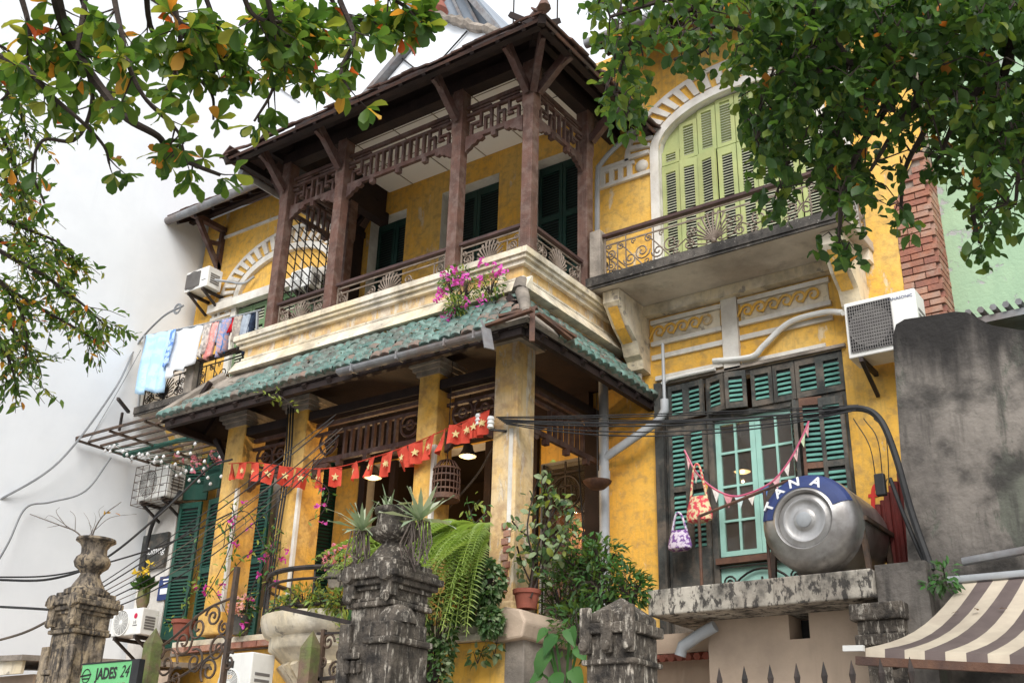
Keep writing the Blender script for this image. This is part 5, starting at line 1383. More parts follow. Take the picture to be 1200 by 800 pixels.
def lamp(label, p, rr, energy, ceil_z):
    t = T('pendant_lamp', label, 'lamp', tuple(p), 'pendant lamps')
    G().lathe([(.02, .14), (.05, .12), (rr * .6, .07), (rr, .0), (rr * .97, -.005)], p.x, p.y, 20, 'Z', p.z).o('lamp_shade', CHAR, t, True)
    G().lathe([(rr * .9, -.006), (rr * .6, -.02), (.001, -.03)], p.x, p.y, 20, 'Z', p.z).o('lamp_glass', LAMPS, t, True)
    G().tube([(p.x, p.y, p.z + .13), (p.x, p.y, ceil_z)], .006, 4).o('cord', BLK, t)
    l = bpy.data.lights.new('lamp_light', 'POINT'); l.energy = energy; l.color = (1, .66, .32); l.shadow_soft_size = .012
    o = bpy.data.objects.new('lamp_light', l); COL.objects.link(o); o.parent = t; o.location = (0, 0, -.12)
lamp('lit pendant lamp beside the birdcage', W(548, 534, Y=8.9), .10, 11, 6.02); lamp('lit pendant lamp behind the flags in the middle bay', W(437, 559, Y=8.9), .105, 11, 6.02)
lamp('lit lamp seen through the mint window', W(870, 552, Y=11.3), .10, 12, 6.19)
p = W(645, 545, Y=11.3); lamp('lit lamp in the room behind the iron fan grille', V((-6.9, 11.5, 5.0)), .12, 16, 6.19)
p = W(700, 566, Y=9.3)
g = T('hanging_bowl', 'dark hanging bowl in front of the iron grille', 'bowl', tuple(p)); G().lathe([(.001, -.06), (.08, -.055), (.14, 0), (.15, .02), (.13, .02)], p.x, p.y, 16, 'Z', p.z).o('bowl', BWOOD, g, True); G().tube([(p.x, p.y, p.z), (p.x, p.y, 6.0)], .005, 4).o('cord', BLK, g)

# ---------------------------------------------------------------- signs
sg = T('hanging_sign', 'black shop sign with white script on the white pier', 'sign', (-13.1, 9.6, 4.9))
a, b = W(170, 636, Y=9.58), W(213, 672, Y=9.58); G().box(-13.42, -12.86, 9.56, 9.60, 4.68, 5.18).o('board', CHAR, sg)
text_mesh('Coming', .15, .001, 'lettering', WHITEP, frame((-13.12, 9.556, 4.93), (1, 0, 0)), sg, shear=.35)
sg = T('wall_sign', 'small blue sign with white lines on the white pier', 'sign', (-13.1, 9.6, 4.5)); p = W(194, 688, Y=9.6)
G().box(p.x - .15, p.x + .14, 9.595, 9.615, p.z - .17, p.z + .16).o('board', BLUEP, sg)
g = G()
for dz, w_ in ((.10, .07), (.05, .05)): g.box(p.x - w_, p.x + w_, 9.591, 9.594, p.z + dz, p.z + dz + .02)
g.box(p.x - .1, p.x + .1, 9.591, 9.594, p.z - .09, p.z - .01); g.o('white_print', WHITEP, sg)
sg = T('shop_sign', 'green board reading JADES 24 at the foot of the left pillar', 'sign', (-7.65, 5.2, 2.3))
SGN = M('sign_green', (.17, .52, .22), (.16, .48, .2), 3, bump=.02); p = W(126, 790, Y=5.2)
G().box(p.x - .32, p.x + .30, 5.19, 5.21, p.z - .55, p.z + .085).o('board', SGN, sg); G().box(p.x + .302, p.x + .39, 5.18, 5.23, p.z - .56, p.z + .095).o('board_edge', BLACKP, sg); G().box(p.x - .33, p.x + .302, 5.185, 5.215, p.z + .086, p.z + .096).o('frame', BLACKP, sg)
text_mesh('JADES', .115, .001, 'lettering', BLACKP, frame((p.x + .0, 5.187, p.z + .005), (1, 0, 0)) @ MX.Diagonal((.85, 1, 1, 1)), sg, bold=.003); text_mesh('24', .125, .001, 'lettering', BLACKP, frame((p.x + .22, 5.187, p.z + .01), (1, 0, 0)) @ MX.Diagonal((.8, 1, 1, 1)), sg, shear=.3)
text_mesh('SHOES & BAG REPAIR', .052, .001, 'lettering', M('sign_red', (.35, .05, .03)), frame((p.x + .03, 5.187, p.z - .09), (1, 0, 0)) @ MX.Diagonal((.9, 1, 1, 1)), sg, bold=.002)
g = G(frame((p.x - .25, 5.187, p.z + .0), (1, 0, 0))); g.tube([(.05 * math.cos(2 * PI * k / 20), .05 * math.sin(2 * PI * k / 20), 0) for k in range(21)], .004, 4, False); g.tube([(-.07, 0, 0), (.06, .01, 0)], .006, 4); g.tube([(-.04, -.02, 0), (.04, -.02, 0)], .005, 4); g.o('emblem', BLACKP, sg)
G().box(p.x - .03, p.x + .03, 5.22, 5.26, .13, p.z).o('sign_post', IRONB, sg)

# ---------------------------------------------------------------- gate pillars with urns, gates, spiked fence
def pillar(label, x, y, w_, z, mat, urn=None, side=True):
    """stone gate pillar; z = dict of heights"""
    t = T('gate_pillar', label, 'pillar', (x, y, .13), 'gate pillars along the street')
    h = w_ / 2
    s = G(); s.box(x - h * .78, x + h * .78, y - h * .78, y + h * .78, .13, z['ledge']); s.o('shaft', mat, t, bev=.015)
    q = G()
    for sx in (-.42, .42): q.box(x + sx * w_ - .05, x + sx * w_ + .05, y - h * .90, y - h * .78, 1.0, z['ledge'] - .10)
    q.box(x - .06, x + .06, y - h * .84, y - h * .78, 1.0, z['ledge'] - .12); q.o('fluting', mat, t, bev=.012)
    q = G(); q.box(x - h * .90, x + h * .90, y - h * .90, y + h * .90, z['ledge'], z['ledge'] + .035); q.box(x - h * .84, x + h * .84, y - h * .84, y + h * .84, z['ledge'] + .035, z['ledge'] + .06); q.o('ledge', mat, t, bev=.01)
    q = G(); q.box(x - h * .78, x + h * .78, y - h * .78, y + h * .78, z['ledge'] + .06, z['cap']); q.o('frieze', mat, t)
    q = G()
    for e, a, b in ((.88, 0, .03), (1.0, .03, .07), (1.12, .07, .115), (1.0, .115, .15), (.86, .15, .19)): q.box(x - h * e, x + h * e, y - h * e, y + h * e, z['cap'] + a, z['cap'] + b)
    q.o('cornice', mat, t, bev=.008)
    g = G()
    for sx in (-1, 1):                                         # scrolled ornaments at the corners
        xx = x + sx * h * .72
        g.lathe([(.001, -.03), (.055, -.028), (.065, 0), (.055, .03)], xx, y - h * 1.02, 12, 'Y', z['cap'] + .10)
        g.box(xx - .045, xx + .045, y - h * 1.02, y - h * .7, z['ledge'] + .06, z['cap'] + .10)
        g.lathe([(.001, -.03), (.03, -.02), (.04, 0)], xx, y - h * 1.02, 10, 'Y', z['ledge'] + (z['cap'] - z['ledge']) * .5)
    g.o('scroll_ornament', mat, t, True)
    g = G()
    for k in range(3): g.box(x - h * .7 + k * .05, x - h * .7 + k * .05 + .035, y - h * .94, y - h * .8, z['ledge'] - .42, z['ledge'] - .34)
    g.box(x - h * .8, x - h * .2, y - h * .95, y - h * .78, z['ledge'] - .33, z['ledge'] - .29); g.o('triglyph', mat, t, bev=.008)
    if urn:
        G().lathe([(r, k) for r, k in urn], x, y, 22, 'Z', z['cap'] + .19).o('urn', mat, t, True)
    return t
pm = pillar('tall grey weathered gate pillar with an urn of agaves in the middle', -4.98, 5.55, .46, dict(ledge=2.84, cap=2.95), PILL,
       [(.20, 0), (.20, .02), (.16, .045), (.13, .09), (.095, .13), (.08, .15), (.095, .165), (.15, .19), (.172, .22), (.168, .25), (.130, .268), (.124, .345), (.146, .365), (.150, .395), (.125, .40), (.11, .36)])
q = G(); x0 = -4.98 + .11; q.box(x0, x0 + .21, 5.24, 5.6, .13, 2.58); q.box(x0 - .02, x0 + .235, 5.21, 5.62, 2.58, 2.62); q.box(x0 + .01, x0 + .20, 5.245, 5.59, 2.62, 2.72); q.o('side_pier', PILL, pm, bev=.01)
G().lathe([(.125, 0), (.12, .05), (.085, .10), (.001, .13)], x0 + .105, 5.40, 14, 'Z', 2.72).o('rounded_top', PILL, pm, True)
pl = pillar('stained yellowish gate pillar with a big dry urn on the left', -8.45, 5.55, .41, dict(ledge=2.90, cap=3.06), PILY,
       [(.19, -.02), (.19, .02), (.14, .05), (.12, .09), (.09, .14), (.08, .17), (.10, .20), (.14, .23), (.155, .27), (.14, .31), (.11, .335), (.105, .39), (.13, .43), (.17, .455), (.165, .475), (.12, .47), (.10, .42)])
pr = T('gate_pillar', 'short black weathered gate pillar with a pointed cap on the right', 'pillar', (-3.2, 5.6, .13), 'gate pillars along the street')
x, y, h = -3.23, 5.62, .15
q = G(); q.box(x - h, x + h, y - h, y + h, .13, 2.57); q.o('shaft', PILL, pr, bev=.012)
q = G(); q.box(x - h * 1.15, x + h * 1.15, y - h * 1.15, y + h * 1.15, 2.40, 2.43); q.box(x - h * 1.2, x + h * 1.2, y - h * 1.2, y + h * 1.2, 2.57, 2.63); q.o('cornice', PILL, pr, bev=.008)
q = G(); v0 = [(x - h, y - h, 2.63), (x + h, y - h, 2.63), (x + h, y + h, 2.63), (x - h, y + h, 2.63)]; v1 = [(a_, b_, 2.68) for a_, b_, _ in v0]
q.add(v0 + v1 + [(x, y, 2.80)], [(0, 1, 5, 4), (1, 2, 6, 5), (2, 3, 7, 6), (3, 0, 4, 7), (4, 5, 8), (5, 6, 8), (6, 7, 8), (7, 4, 8), (3, 2, 1, 0)]); q.o('pointed_cap', PILL, pr, bev=.01)
g = G()
for sx in (-1, 0, 1):
    xx = x + sx * h * .95; g.box(xx - .035, xx + .035, y - h * 1.24, y - h, 2.46, 2.72 if sx else 2.70); g.lathe([(.001, -.03), (.03, -.025), (.035, 0)], xx, y - h * 1.24, 10, 'Y', 2.50)
g.o('scroll_ornament', PILL, pr, bev=.008)

def gate(label, x0, x1, y, top0, top1, fill):
    t = T('scroll_gate', label, 'gate', ((x0 + x1) / 2, y, .15), 'iron gate leaves')
    g = G(); g.bar((x0, y, .2), (x0, y, top0), .03, .03); g.bar((x1, y, .2), (x1, y, top1), .035, .035); g.bar((x0, y, 1.2), (x1, y, 1.2), .03, .02); g.bar((x0, y, .3), (x1, y, .3), .03, .02); g.o('gate_frame', IRON, t)
    fill(t); return t
def f1(t):
    y = 5.5
    for (px, py, r, sg_, a0) in ((195, 778, .13, 1, 0), (215, 752, .11, -1, 1), (232, 735, .10, 1, 2), (250, 722, .09, -1, 3), (255, 760, .11, 1, 0), (228, 775, .10, -1, 2), (205, 795, .09, 1, 1), (245, 785, .10, -1, 4), (262, 735, .06, 1, 2), (187, 765, .07, -1, 3), (268, 775, .07, 1, 1)):
        p = W(px, py, Y=y); G(MX(((1, 0, 0, p.x), (0, 0, -1, y), (0, 1, 0, p.z), (0, 0, 0, 1)))).tube(spiral(0, 0, r, 1.6, a0, sg_, 24), [.0095] * 23 + [.014], 5).o('scroll', IRON, t, True)
    g = G(); g.tube(smooth([W(165, 800, Y=y), W(175, 770, Y=y), W(205, 745, Y=y), W(240, 715, Y=y), W(272, 700, Y=y)]), .011, 5); g.tube(smooth([W(165, 812, Y=y), W(215, 790, Y=y), W(250, 765, Y=y), W(272, 745, Y=y)]), .010, 5); g.o('curved_bar', IRON, t, True)
gate('left leaf of the iron scroll gate with a tall leaning end bar', -7.5, -6.50, 5.5, 2.6, 3.28, f1)
def f2(t):
    y = 5.5
    for (px, py, r, sg_, a0) in ((385, 752, .06, 1, 0), (400, 765, .07, -1, 2), (392, 785, .06, 1, 1), (412, 785, .055, -1, 3), (378, 775, .05, 1, 2)):
        p = W(px, py, Y=y); G(MX(((1, 0, 0, p.x), (0, 0, -1, y), (0, 1, 0, p.z), (0, 0, 0, 1)))).tube(spiral(0, 0, r, 1.5, a0, sg_, 20), .009, 5).o('scroll', IRON, t, True)
    G().bar(W(360, 797, Y=y), W(425, 790, Y=y), .03, .025).o('cross_bar', IRONB, t); G().bar(W(372, 742, Y=y), W(425, 740, Y=y), .02, .015).o('cross_bar', IRONB, t)
gate('right leaf of the iron scroll gate beside the middle pillar', -5.52, -5.26, 5.5, 2.75, 2.7, f2)
MOSS = M('mossy_wood', (.16, .20, .06), (.20, .13, .09), 6, dirt=(.07, .06, .05), da=.6, ds=12, dz=.06, bump=.4)
for i, (px, py) in enumerate(((367, 738), (183, 735))):
    p = W(px, py, Y=5.45)
    q = G(); q.lathe([(.075, 0), (.075, p.z - .25), (.001, p.z - .13)], p.x, 5.45, 4, 'Z', .13, .5)
    tag(q.o('wooden_post', MOSS, None, bev=.006), ('mossy green wooden gate post in front of the bowed balcony', 'brown green wooden gate post right of the green sign')[i], 'post', 'wooden gate posts')
tag(G().bar(W(331, 712, Y=5.6), W(428, 733, Y=5.6), .045, .03).o('iron_bar', IRONB), 'slanting iron bar reaching the middle pillar', 'bar')
def spear_fence(label, x0, x1, y, zt, step):
    t = T('spear_fence', label, 'fence', ((x0 + x1) / 2, y, .13), 'spear fences along the street')
    sm = meshof(G().lathe([(.009, 0), (.009, zt - .30), (.014, zt - .29), (.014, zt - .27), (.008, zt - .26), (.018, zt - .20), (.001, zt - .13)], n=6), 'spear', IRONB)
    x = x0; k = 0
    while x < x1:
        inst('spear', sm, t, MX.Translation((x, y, .13 + (0 if k % 2 == 0 else -.12)))); x += step / 2; k += 1
    G().box(x0 - .1, x1 + .1, y - .012, y + .012, 1.9, 1.94).o('rail', IRON, t); G().box(x0 - .1, x1 + .1, y - .012, y + .012, .5, .54).o('rail', IRON, t)
spear_fence('iron spear fence between the middle and the right pillars', -4.55, -3.5, 5.55, 2.34, .145); spear_fence('iron spear fence in front of the beige kiosk wall', -2.62, -1.5, 5.6, 2.37, .145)

# ---------------------------------------------------------------- vegetation
def leaf_vf(kind='obov', fold=.18, curl=.12, bend=0.0):
    """one leaf along +Y from the stalk, unit length, a few faces folded along the midrib"""
    if kind == 'obov': prof = [(0, .02), (.18, .11), (.45, .22), (.72, .29), (.90, .21), (1, .0)]
    elif kind == 'round': prof = [(0, .02), (.15, .20), (.4, .33), (.65, .31), (.88, .15), (1, 0)]
    elif kind == 'ellip': prof = [(0, .01), (.2, .12), (.5, .19), (.8, .11), (1, 0)]
    elif kind == 'heart': prof = [(-.12, .16), (.0, .36), (.25, .42), (.55, .32), (.8, .15), (1, 0)]
    elif kind == 'blade': prof = [(0, .035), (.3, .05), (.7, .035), (1, 0)]
    else: prof = [(0, .05), (.3, .3), (.7, .3), (1, .1)]
    vs, fs = [], []
    for y, w_ in prof:
        zc = -curl * y * y
        bx = bend * y * y; wob = .035 * math.sin(y * 11 + fold * 20)
        vs += [(-w_ + bx, y, zc + w_ * fold + wob), (bx, y, zc), (w_ * .94 + bx, y, zc + w_ * fold - wob)]
    for i in range(len(prof) - 1):
        a = i * 3
        fs += [(a, a + 1, a + 4, a + 3), (a + 1, a + 2, a + 5, a + 4)]
    return vs, fs
def leaf_meshes(kind, mats, nvar=4):
    out = []
    for m_ in mats:
        r = []
        for k in range(nvar):
            g = G(); g.add(*leaf_vf(kind, (.10, .35, .2, .55)[k], (.05, .12, .45, .25)[k], (0, .06, -.08, .10)[k]))
            ob = g.o('leaf', m_, None, True, fix=False); r.append(ob.data); bpy.data.objects.remove(ob)
        out.append(r)
    return out
def orient(p, d, n, s, sx=1.0):
    d = d.normalized(); x = d.cross(n)
    if x.length < 1e-3: x = d.orthogonal()
    x.normalize(); n = x.cross(d)
    return MX(((x.x * s * sx, d.x * s, n.x * s, p.x), (x.y * s * sx, d.y * s, n.y * s, p.y), (x.z * s * sx, d.z * s, n.z * s, p.z), (0, 0, 0, 1)))
def rdir():
    while True:
        v = V((U_(-1, 1), U_(-1, 1), U_(-1, 1)))
        if .05 < v.length < 1: return v.normalized()
def put_leaves(thing_, items, kind, mats, name='leaf', stuff='foliage', cap=300):
    """items = (matrix, material index); the nearest ones are parts, the rest one stuff part"""
    mes = leaf_meshes(kind, mats)
    def score(it):
        p = it[0].translation; c = ROT.transposed() @ (p - EYE)
        if c.z > -.2: return 1e9
        px, py = 600 + c.x * F / -c.z, 400 - c.y * F / -c.z
        return -c.z if -20 < px < 1220 and -20 < py < 820 else 1e6 - c.z
    items = sorted(items, key=score)
    for m, k in items[:cap]: inst(name, random.choice(mes[k]), thing_, m)
    rest = items[cap:]
    if rest:
        g = G(); vf = [leaf_vf(kind, .2, .1), leaf_vf(kind, .1, .25, .08), leaf_vf(kind, .45, .35, -.06)]
        for m, k in rest:
            g.k = k; vs, fs = vf[int(R() * 3)]; g.add([m @ V(v) for v in vs], fs)
        g.o(stuff, mats, thing_, True, kind='stuff', fix=False)
def pick(ws):
    r = R() * sum(ws)
    for i, w_ in enumerate(ws):
        r -= w_
        if r <= 0: return i
    return 0
def proj(p):
    c = ROT.transposed() @ (V(p) - EYE)
    return 600 + c.x * F / -c.z, 400 - c.y * F / -c.z
def interp(tab, x):
    if x <= tab[0][0]: return tab[0][1]
    for (a, b), (c, d) in zip(tab, tab[1:]):
        if x <= c: return b + (d - b) * (x - a) / (c - a)
    return tab[-1][1]

# --- near tree on the left: round-tipped leaves in rosettes, some turning orange
lt = T('almond_tree', 'near tree with big rounded leaves and orange ones hanging in at the top left', 'tree', (-5.2, .2, 0))
limbs = [[(60, -30), (75, 30), (95, 70), (125, 112), (150, 140), (185, 160), (200, 180), (232, 195), (258, 205)], [(90, 60), (108, 100), (104, 138), (85, 165), (50, 165), (38, 200), (52, 238)], [(130, -20), (140, 30), (152, 80), (172, 118), (205, 150), (215, 168)],
         [(150, -20), (195, 10), (215, 30), (240, 55), (262, 72)], [(235, -20), (250, 20), (268, 60), (290, 75)], [(310, -20), (322, 35), (330, 60), (318, 108), (298, 142)], [(330, 50), (355, 62), (365, 80), (350, 95)], [(380, -20), (400, 15), (445, 28), (478, 32)],
         [(398, 0), (415, 45), (400, 80), (408, 105)], [(-15, 60), (30, 80), (60, 112), (98, 145), (122, 172), (128, 192)], [(20, -20), (35, 40), (25, 90), (2, 118)], [(280, -20), (300, 20), (350, 28)], [(170, -20), (180, 40), (225, 85), (248, 110), (250, 140)], [(90, -20), (100, 30), (60, 70)], [(200, -20), (212, 60), (195, 105)], [(340, -20), (350, 20), (385, 45)], [(430, -20), (470, 5), (490, 20)]]
items = []; gb_ = G(); depth = {}
for li, L_ in enumerate(limbs):
    d0 = 4.5 + .25 * math.sin(li * 2.1)
    P3 = smooth([DI(x, y, d0 + .12 * math.sin(li + k)) for k, (x, y) in enumerate(L_)], 5)
    n = len(P3); gb_.tube(P3, [.014 * (1 - .75 * i / n) * (1.5 if li == 0 else .7) + .002 for i in range(n)], 5)
    for i in range(3, n):
        px, py = proj(P3[i])
        if py < -12: continue
        prob = .74 if py < 110 else .56
        reps = 3 if py < 75 else 1
        for _ in range(reps):
            if R() > prob * (.55 if py > 110 else .8) and i < n - 1: continue
            dirv = (rdir() + V((0, 0, -.35)) + (P3[i] - P3[i - 1]).normalized() * .8).normalized()
            tl = U_(.03, .13) if i < n - 1 else .02
            c = P3[i] + dirv * tl
            if i < n - 1: gb_.tube([P3[i], P3[i] + dirv * tl * .5 + V((0, 0, -.004)), c], [.004, .003, .002], 4, False)
            na = random.randint(4, 7)
            a0 = U_(0, 6)
            for k in range(na):
                a = a0 + 2 * PI * k / na; t1 = dirv.orthogonal().normalized(); t2 = dirv.cross(t1)
                rad = t1 * math.cos(a) + t2 * math.sin(a)
                ld = (rad * .9 + dirv * .45 + V((0, 0, -.15)) + rdir() * .25).normalized()
                nn = (V((0, 0, 1)) + rdir() * .55).normalized()
                col = pick([5, 3, 2.2, .6, .18])
                items.append((orient(c, ld, nn, U_(.048, .095), U_(.8, 1.05)), col))
tp = V((-5.2, .2, 0))
crown0 = DI(60, -30, 4.5)
gt_ = G(); gt_.tube(smooth([tp, tp + V((.1, .05, 2.2)), tp + V((.3, .3, 5.2)), tp + V((.6, .9, 8.2))], 5), [.24 - .011 * k for k in range(16)], 10)
gt_.o('trunk', BARK, lt, True)
g = G()
for L_ in limbs:
    q = DI(L_[0][0], L_[0][1], 4.5); hub = tp + V((.6, .9, 8.2)); g.tube(smooth([hub, hub.lerp(q + V((0, 0, 2.0)), .5) + V((0, 0, .2)), q + V((0, -.12, 1.5)), q], 5), [.05 - .0028 * k for k in range(16)], 5)
g.o('limb', BARK, lt, True)
gb_.o('branch', BARK, lt, True)
put_leaves(lt, items, 'obov', LF)

# --- middle distance tree at the left edge: finer foliage
mt = T('fine_leaved_tree', 'tree with fine green and rusty leaves drooping along the left edge', 'tree', (-11.4, 3.2, 0))
limbs = [[(-40, 120), (-5, 150), (15, 190), (22, 230)], [(-40, 180), (0, 205), (25, 225), (40, 245)], [(-40, 230), (0, 255), (35, 270), (70, 285), (88, 305)], [(-40, 270), (10, 300), (55, 325), (95, 355), (122, 380)], [(-40, 290), (0, 330), (45, 360), (85, 382), (112, 398)], [(-40, 330), (0, 370), (25, 400), (45, 425)], [(-40, 300), (10, 340), (30, 385), (28, 440)], [(-40, 60), (0, 80), (20, 120), (30, 160)], [(-40, 40), (10, 60), (35, 100)], [(-40, 250), (5, 285), (45, 305), (80, 330)], [(-40, 360), (-5, 390), (10, 420), (18, 445)]]
items = []; g = G()
for li, L_ in enumerate(limbs):
    P3 = smooth([DI(x, y, 9.0 + .8 * math.sin(li * 1.7)) for x, y in L_], 7); n = len(P3)
    g.tube(P3, [.02 * (1 - .85 * i / n) + .002 for i in range(n)], 4)
    for i in range(4, n):
        if proj(P3[i])[0] < -25: continue
        for _ in range(1 if R() < .5 else 2):
            d = ((P3[i] - P3[i - 1]).normalized() * .8 + rdir() * .9 + V((0, 0, -.25))).normalized(); c = P3[i]; ln = U_(.14, .34)
            g.tube([c, c + d * ln * .6, c + d * ln + V((0, 0, -.03))], [.004, .003, .002], 3, False)
            for k in range(random.randint(7, 10)):
                t = (k + 1) / 9; q = c + d * ln * t
                ld = (d * .5 + rdir() * .9 + V((0, 0, -.1))).normalized()
                items.append((orient(q, ld, (V((0, 0, 1)) + rdir() * .6).normalized(), U_(.05, .095)), pick([4, 3, 1.6, .6 if R() < .6 else .2, .1])))
tp = V((-11.4, 3.2, 0)); gt_ = G(); gt_.tube(smooth([tp, tp + V((.1, 0, 3)), tp + V((.2, .2, 6))], 5), [.2 - .01 * k for k in range(11)], 9); gt_.o('trunk', BARK, mt, True)
for L_ in limbs:
    q = DI(L_[0][0], L_[0][1], 9.0); g.tube(smooth([tp + V((.15, .1, 3.5)), (tp + V((.2, .2, 5.6))).lerp(q, .5) + V((0, 0, .4)), q], 5), [.05 - .003 * k for k in range(11)], 5)
g.o('branch', BARK, mt, True)
put_leaves(mt, items, 'ellip', LF)

# --- dense tree at the top right
rt_ = T('dense_tree', 'dense dark tree overhanging the right balcony at the top right', 'tree', (1.9, 5.2, 0))
bnd = [(695, 25), (712, 80), (722, 145), (752, 150), (760, 70), (778, 60), (800, 88), (830, 92), (862, 108), (880, 150), (886, 195), (902, 245), (912, 262), (930, 205), (952, 235), (962, 290), (985, 312), (1002, 300), (1010, 235), (1028, 165), (1050, 170), (1068, 195), (1082, 180), (1092, 200), (1118, 200), (1134, 235), (1144, 300), (1165, 290), (1185, 255), (1230, 250)]
main = [(1260, 55), (1190, 42), (1140, 22), (1100, 18), (1065, 38), (1045, 62), (1012, 76), (990, 70), (975, 45), (962, 15)]
subs = [[(990, 70), (960, 50), (930, 40), (890, 42), (850, 30), (800, 40), (770, 45), (735, 60), (720, 110)], [(1012, 76), (985, 120), (950, 150), (925, 185), (915, 235)], [(1045, 62), (1040, 120), (1010, 170), (990, 220), (982, 285)], [(1100, 20), (1110, 90), (1085, 150), (1060, 200), (1055, 260)], [(1190, 42), (1170, 110), (1150, 170), (1140, 240), (1148, 285)], [(960, 20), (900, 0), (840, -10), (780, 0), (715, 20)], [(1230, 60), (1210, 140), (1195, 200), (1190, 240)], [(1140, 30), (1160, 80), (1120, 140), (1100, 190)], [(975, 45), (930, 80), (895, 110), (885, 160)], [(1060, 40), (1000, 20), (950, -10)], [(1045, 60), (1075, 110), (1050, 150), (1020, 200)], [(1200, 40), (1130, -10), (1060, -15)], [(850, 30), (820, 60), (790, 70)]]
g = G()
gm_ = G(); P3 = smooth([DI(x, y, 6.6) for x, y in main], 6); n = len(P3); gm_.tube(P3, [.075 * (1 - .7 * i / n) + .004 for i in range(n)], 8)
tp = V((1.9, 5.2, 0))
gm_.tube(smooth([tp + V((0, 0, 4.2)), tp + V((-.2, .2, 5.0)), P3[0]], 5), [.12 - .004 * k for k in range(11)], 8)
gm_.o('limb', BARK, rt_, True)
gt_ = G(); gt_.tube(smooth([tp, tp + V((-.05, 0, 2.2)), tp + V((0, 0, 4.4))], 5), [.25 - .01 * k for k in range(11)], 10); gt_.o('trunk', BARK, rt_, True)
nodes = []
for li, L_ in enumerate(subs):
    P3 = smooth([DI(x, y, 6.6 + .5 * math.sin(li * 2.3) * min(1, k / 3)) for k, (x, y) in enumerate(L_)], 5); n = len(P3)
    g.tube(P3, [.026 * (1 - .8 * i / n) + .003 for i in range(n)], 5); nodes += P3
items = []; cnt = 0; tips = []
for L_ in subs:
    for k in (-1, -1, -1, -1, -2, -2):
        x, y = L_[k]
        if y > 100: tips.append((x + U_(-13, 13), y + U_(-24, 10)))
rnd_h = [(U_(760, 1200), U_(40, 290), U_(6, 17)) for _ in range(80)]
tries = 0
while cnt < 1500 and tries < 40000:
    tries += 1
    x = U_(695, 1230); y = U_(-30, 315)
    yb = interp(bnd, x); tip = bool(tips)
    if tip: x, y = tips.pop()
    if y > yb - 6 and not tip: continue
    den = .9 if x > 900 else .32 if x > 760 else .36
    if x > 885 and y < 190: den = 1.0
    if y > yb - 85 and x > 900: den = .22
    if R() > den and not tip: continue
    if not tip and any((x - a) ** 2 + (y - b) ** 2 < r * r for a, b, r in rnd_h): continue
    d = 6.6 + U_(-.8, .9)
    c = DI(x, y, d)
    nb = min(nodes, key=lambda q: (q - c).length_squared)
    if (nb - c).length > .55: continue
    mid = nb.lerp(c, .5) + V((0, 0, .05)); g.tube([nb, mid, c], [.006, .004, .002], 4, False); nodes.append(c)
    d0 = (c - nb + V((0, 0, -.25))).normalized()
    for k in range(random.randint(5, 8)):
        q = c + d0 * (.02 * k) + rdir() * .03
        ld = (d0 * .4 + rdir() + V((0, 0, -.25))).normalized()
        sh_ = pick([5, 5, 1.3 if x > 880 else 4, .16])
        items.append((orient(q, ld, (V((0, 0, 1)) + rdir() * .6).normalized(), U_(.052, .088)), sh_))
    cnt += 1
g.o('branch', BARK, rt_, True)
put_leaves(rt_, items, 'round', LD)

# --- dead leaves caught on the skirt roof and the slab
DEAD = [ML('dead_leaf', (.16, .09, .04), (.24, .14, .06), .1)]
g = G()
for k in range(46):
    t = R(); x = U_(-10.2, -5.5); p = V((x, RY + TD * t, RZ + (TZ - RZ) * t + .075))
    if k > 36: p = V((U_(-4.4, -2.7), U_(8.25, 8.5), 3.39))
    if k > 40: p = V((U_(-2.0, -1.2), 8.0, 2.98))
    vs, fs = leaf_vf('ellip', .3, .3); m = orient(p, V((U_(-1, 1), U_(-1, 1), U_(-.3, .3))), (V((0, -.3, 1)) + rdir() * .4).normalized(), U_(.05, .10)); g.add([m @ V(v) for v in vs], fs)
g.o('leaf_litter', DEAD[0], skirt, True, kind='stuff', fix=False)

# --- plants on and round the porch
def plant(name, label, blobs, n, kind, mats, size, cat='plant', flowers=None, stems=None, weights=None, cap=0, up_=.4, group=None, hollow=.35, face=None):
    """blobs = ellipsoids (centre, radii); leaves fill their outer shell on thin stems"""
    c0 = blobs[0][0]
    t = T(name, label, cat, tuple(c0), group)
    items = []; sg_ = G()
    for k in range(n):
        c, r = random.choice(blobs) if weights is None else blobs[pick(weights)]
        v = rdir() * (hollow + (1 - hollow) * R() ** .5)
        p = c + V((v.x * r[0], v.y * r[1], v.z * r[2]))
        ld = (v + rdir() * .7 + V((0, 0, up_ - .5))).normalized()
        items.append((orient(p, ld, (V((0, -.5, .8)) + rdir() * .7).normalized(), U_(*size)), random.randrange(len(mats))))
        if k % (7 if n > 150 else 12) == 0: G().tube([c + V((0, 0, -r[2] * .7)), c.lerp(p, .6) + V((0, 0, .02)), p], [.005, .004, .002], 3, False).o('stem', BARK, t) if n <= 150 else sg_.tube([c + V((0, 0, -r[2] * .7)), c.lerp(p, .6) + V((0, 0, .02)), p], [.005, .004, .002], 3, False)
    if n > 150: sg_.o('stem', BARK, t)
    put_leaves(t, items, kind, mats, cap=cap)
    if flowers:
        fm, nf, fs, off = flowers; it = []
        for k in range(nf):
            c, r = random.choice(blobs); v = rdir(); v.y = -abs(v.y)
            p = c + V((v.x * r[0], v.y * r[1] * 1.05, v.z * r[2])) * off
            for q in range(4): it.append((orient(p, (rdir() + v * .4).normalized(), rdir(), U_(*fs)), 0))
        put_leaves(t, it, 'round', [fm], 'petal', 'petals', cap=0)
    return t
Wy = lambda x, y, Y: W(x, y, Y=Y)
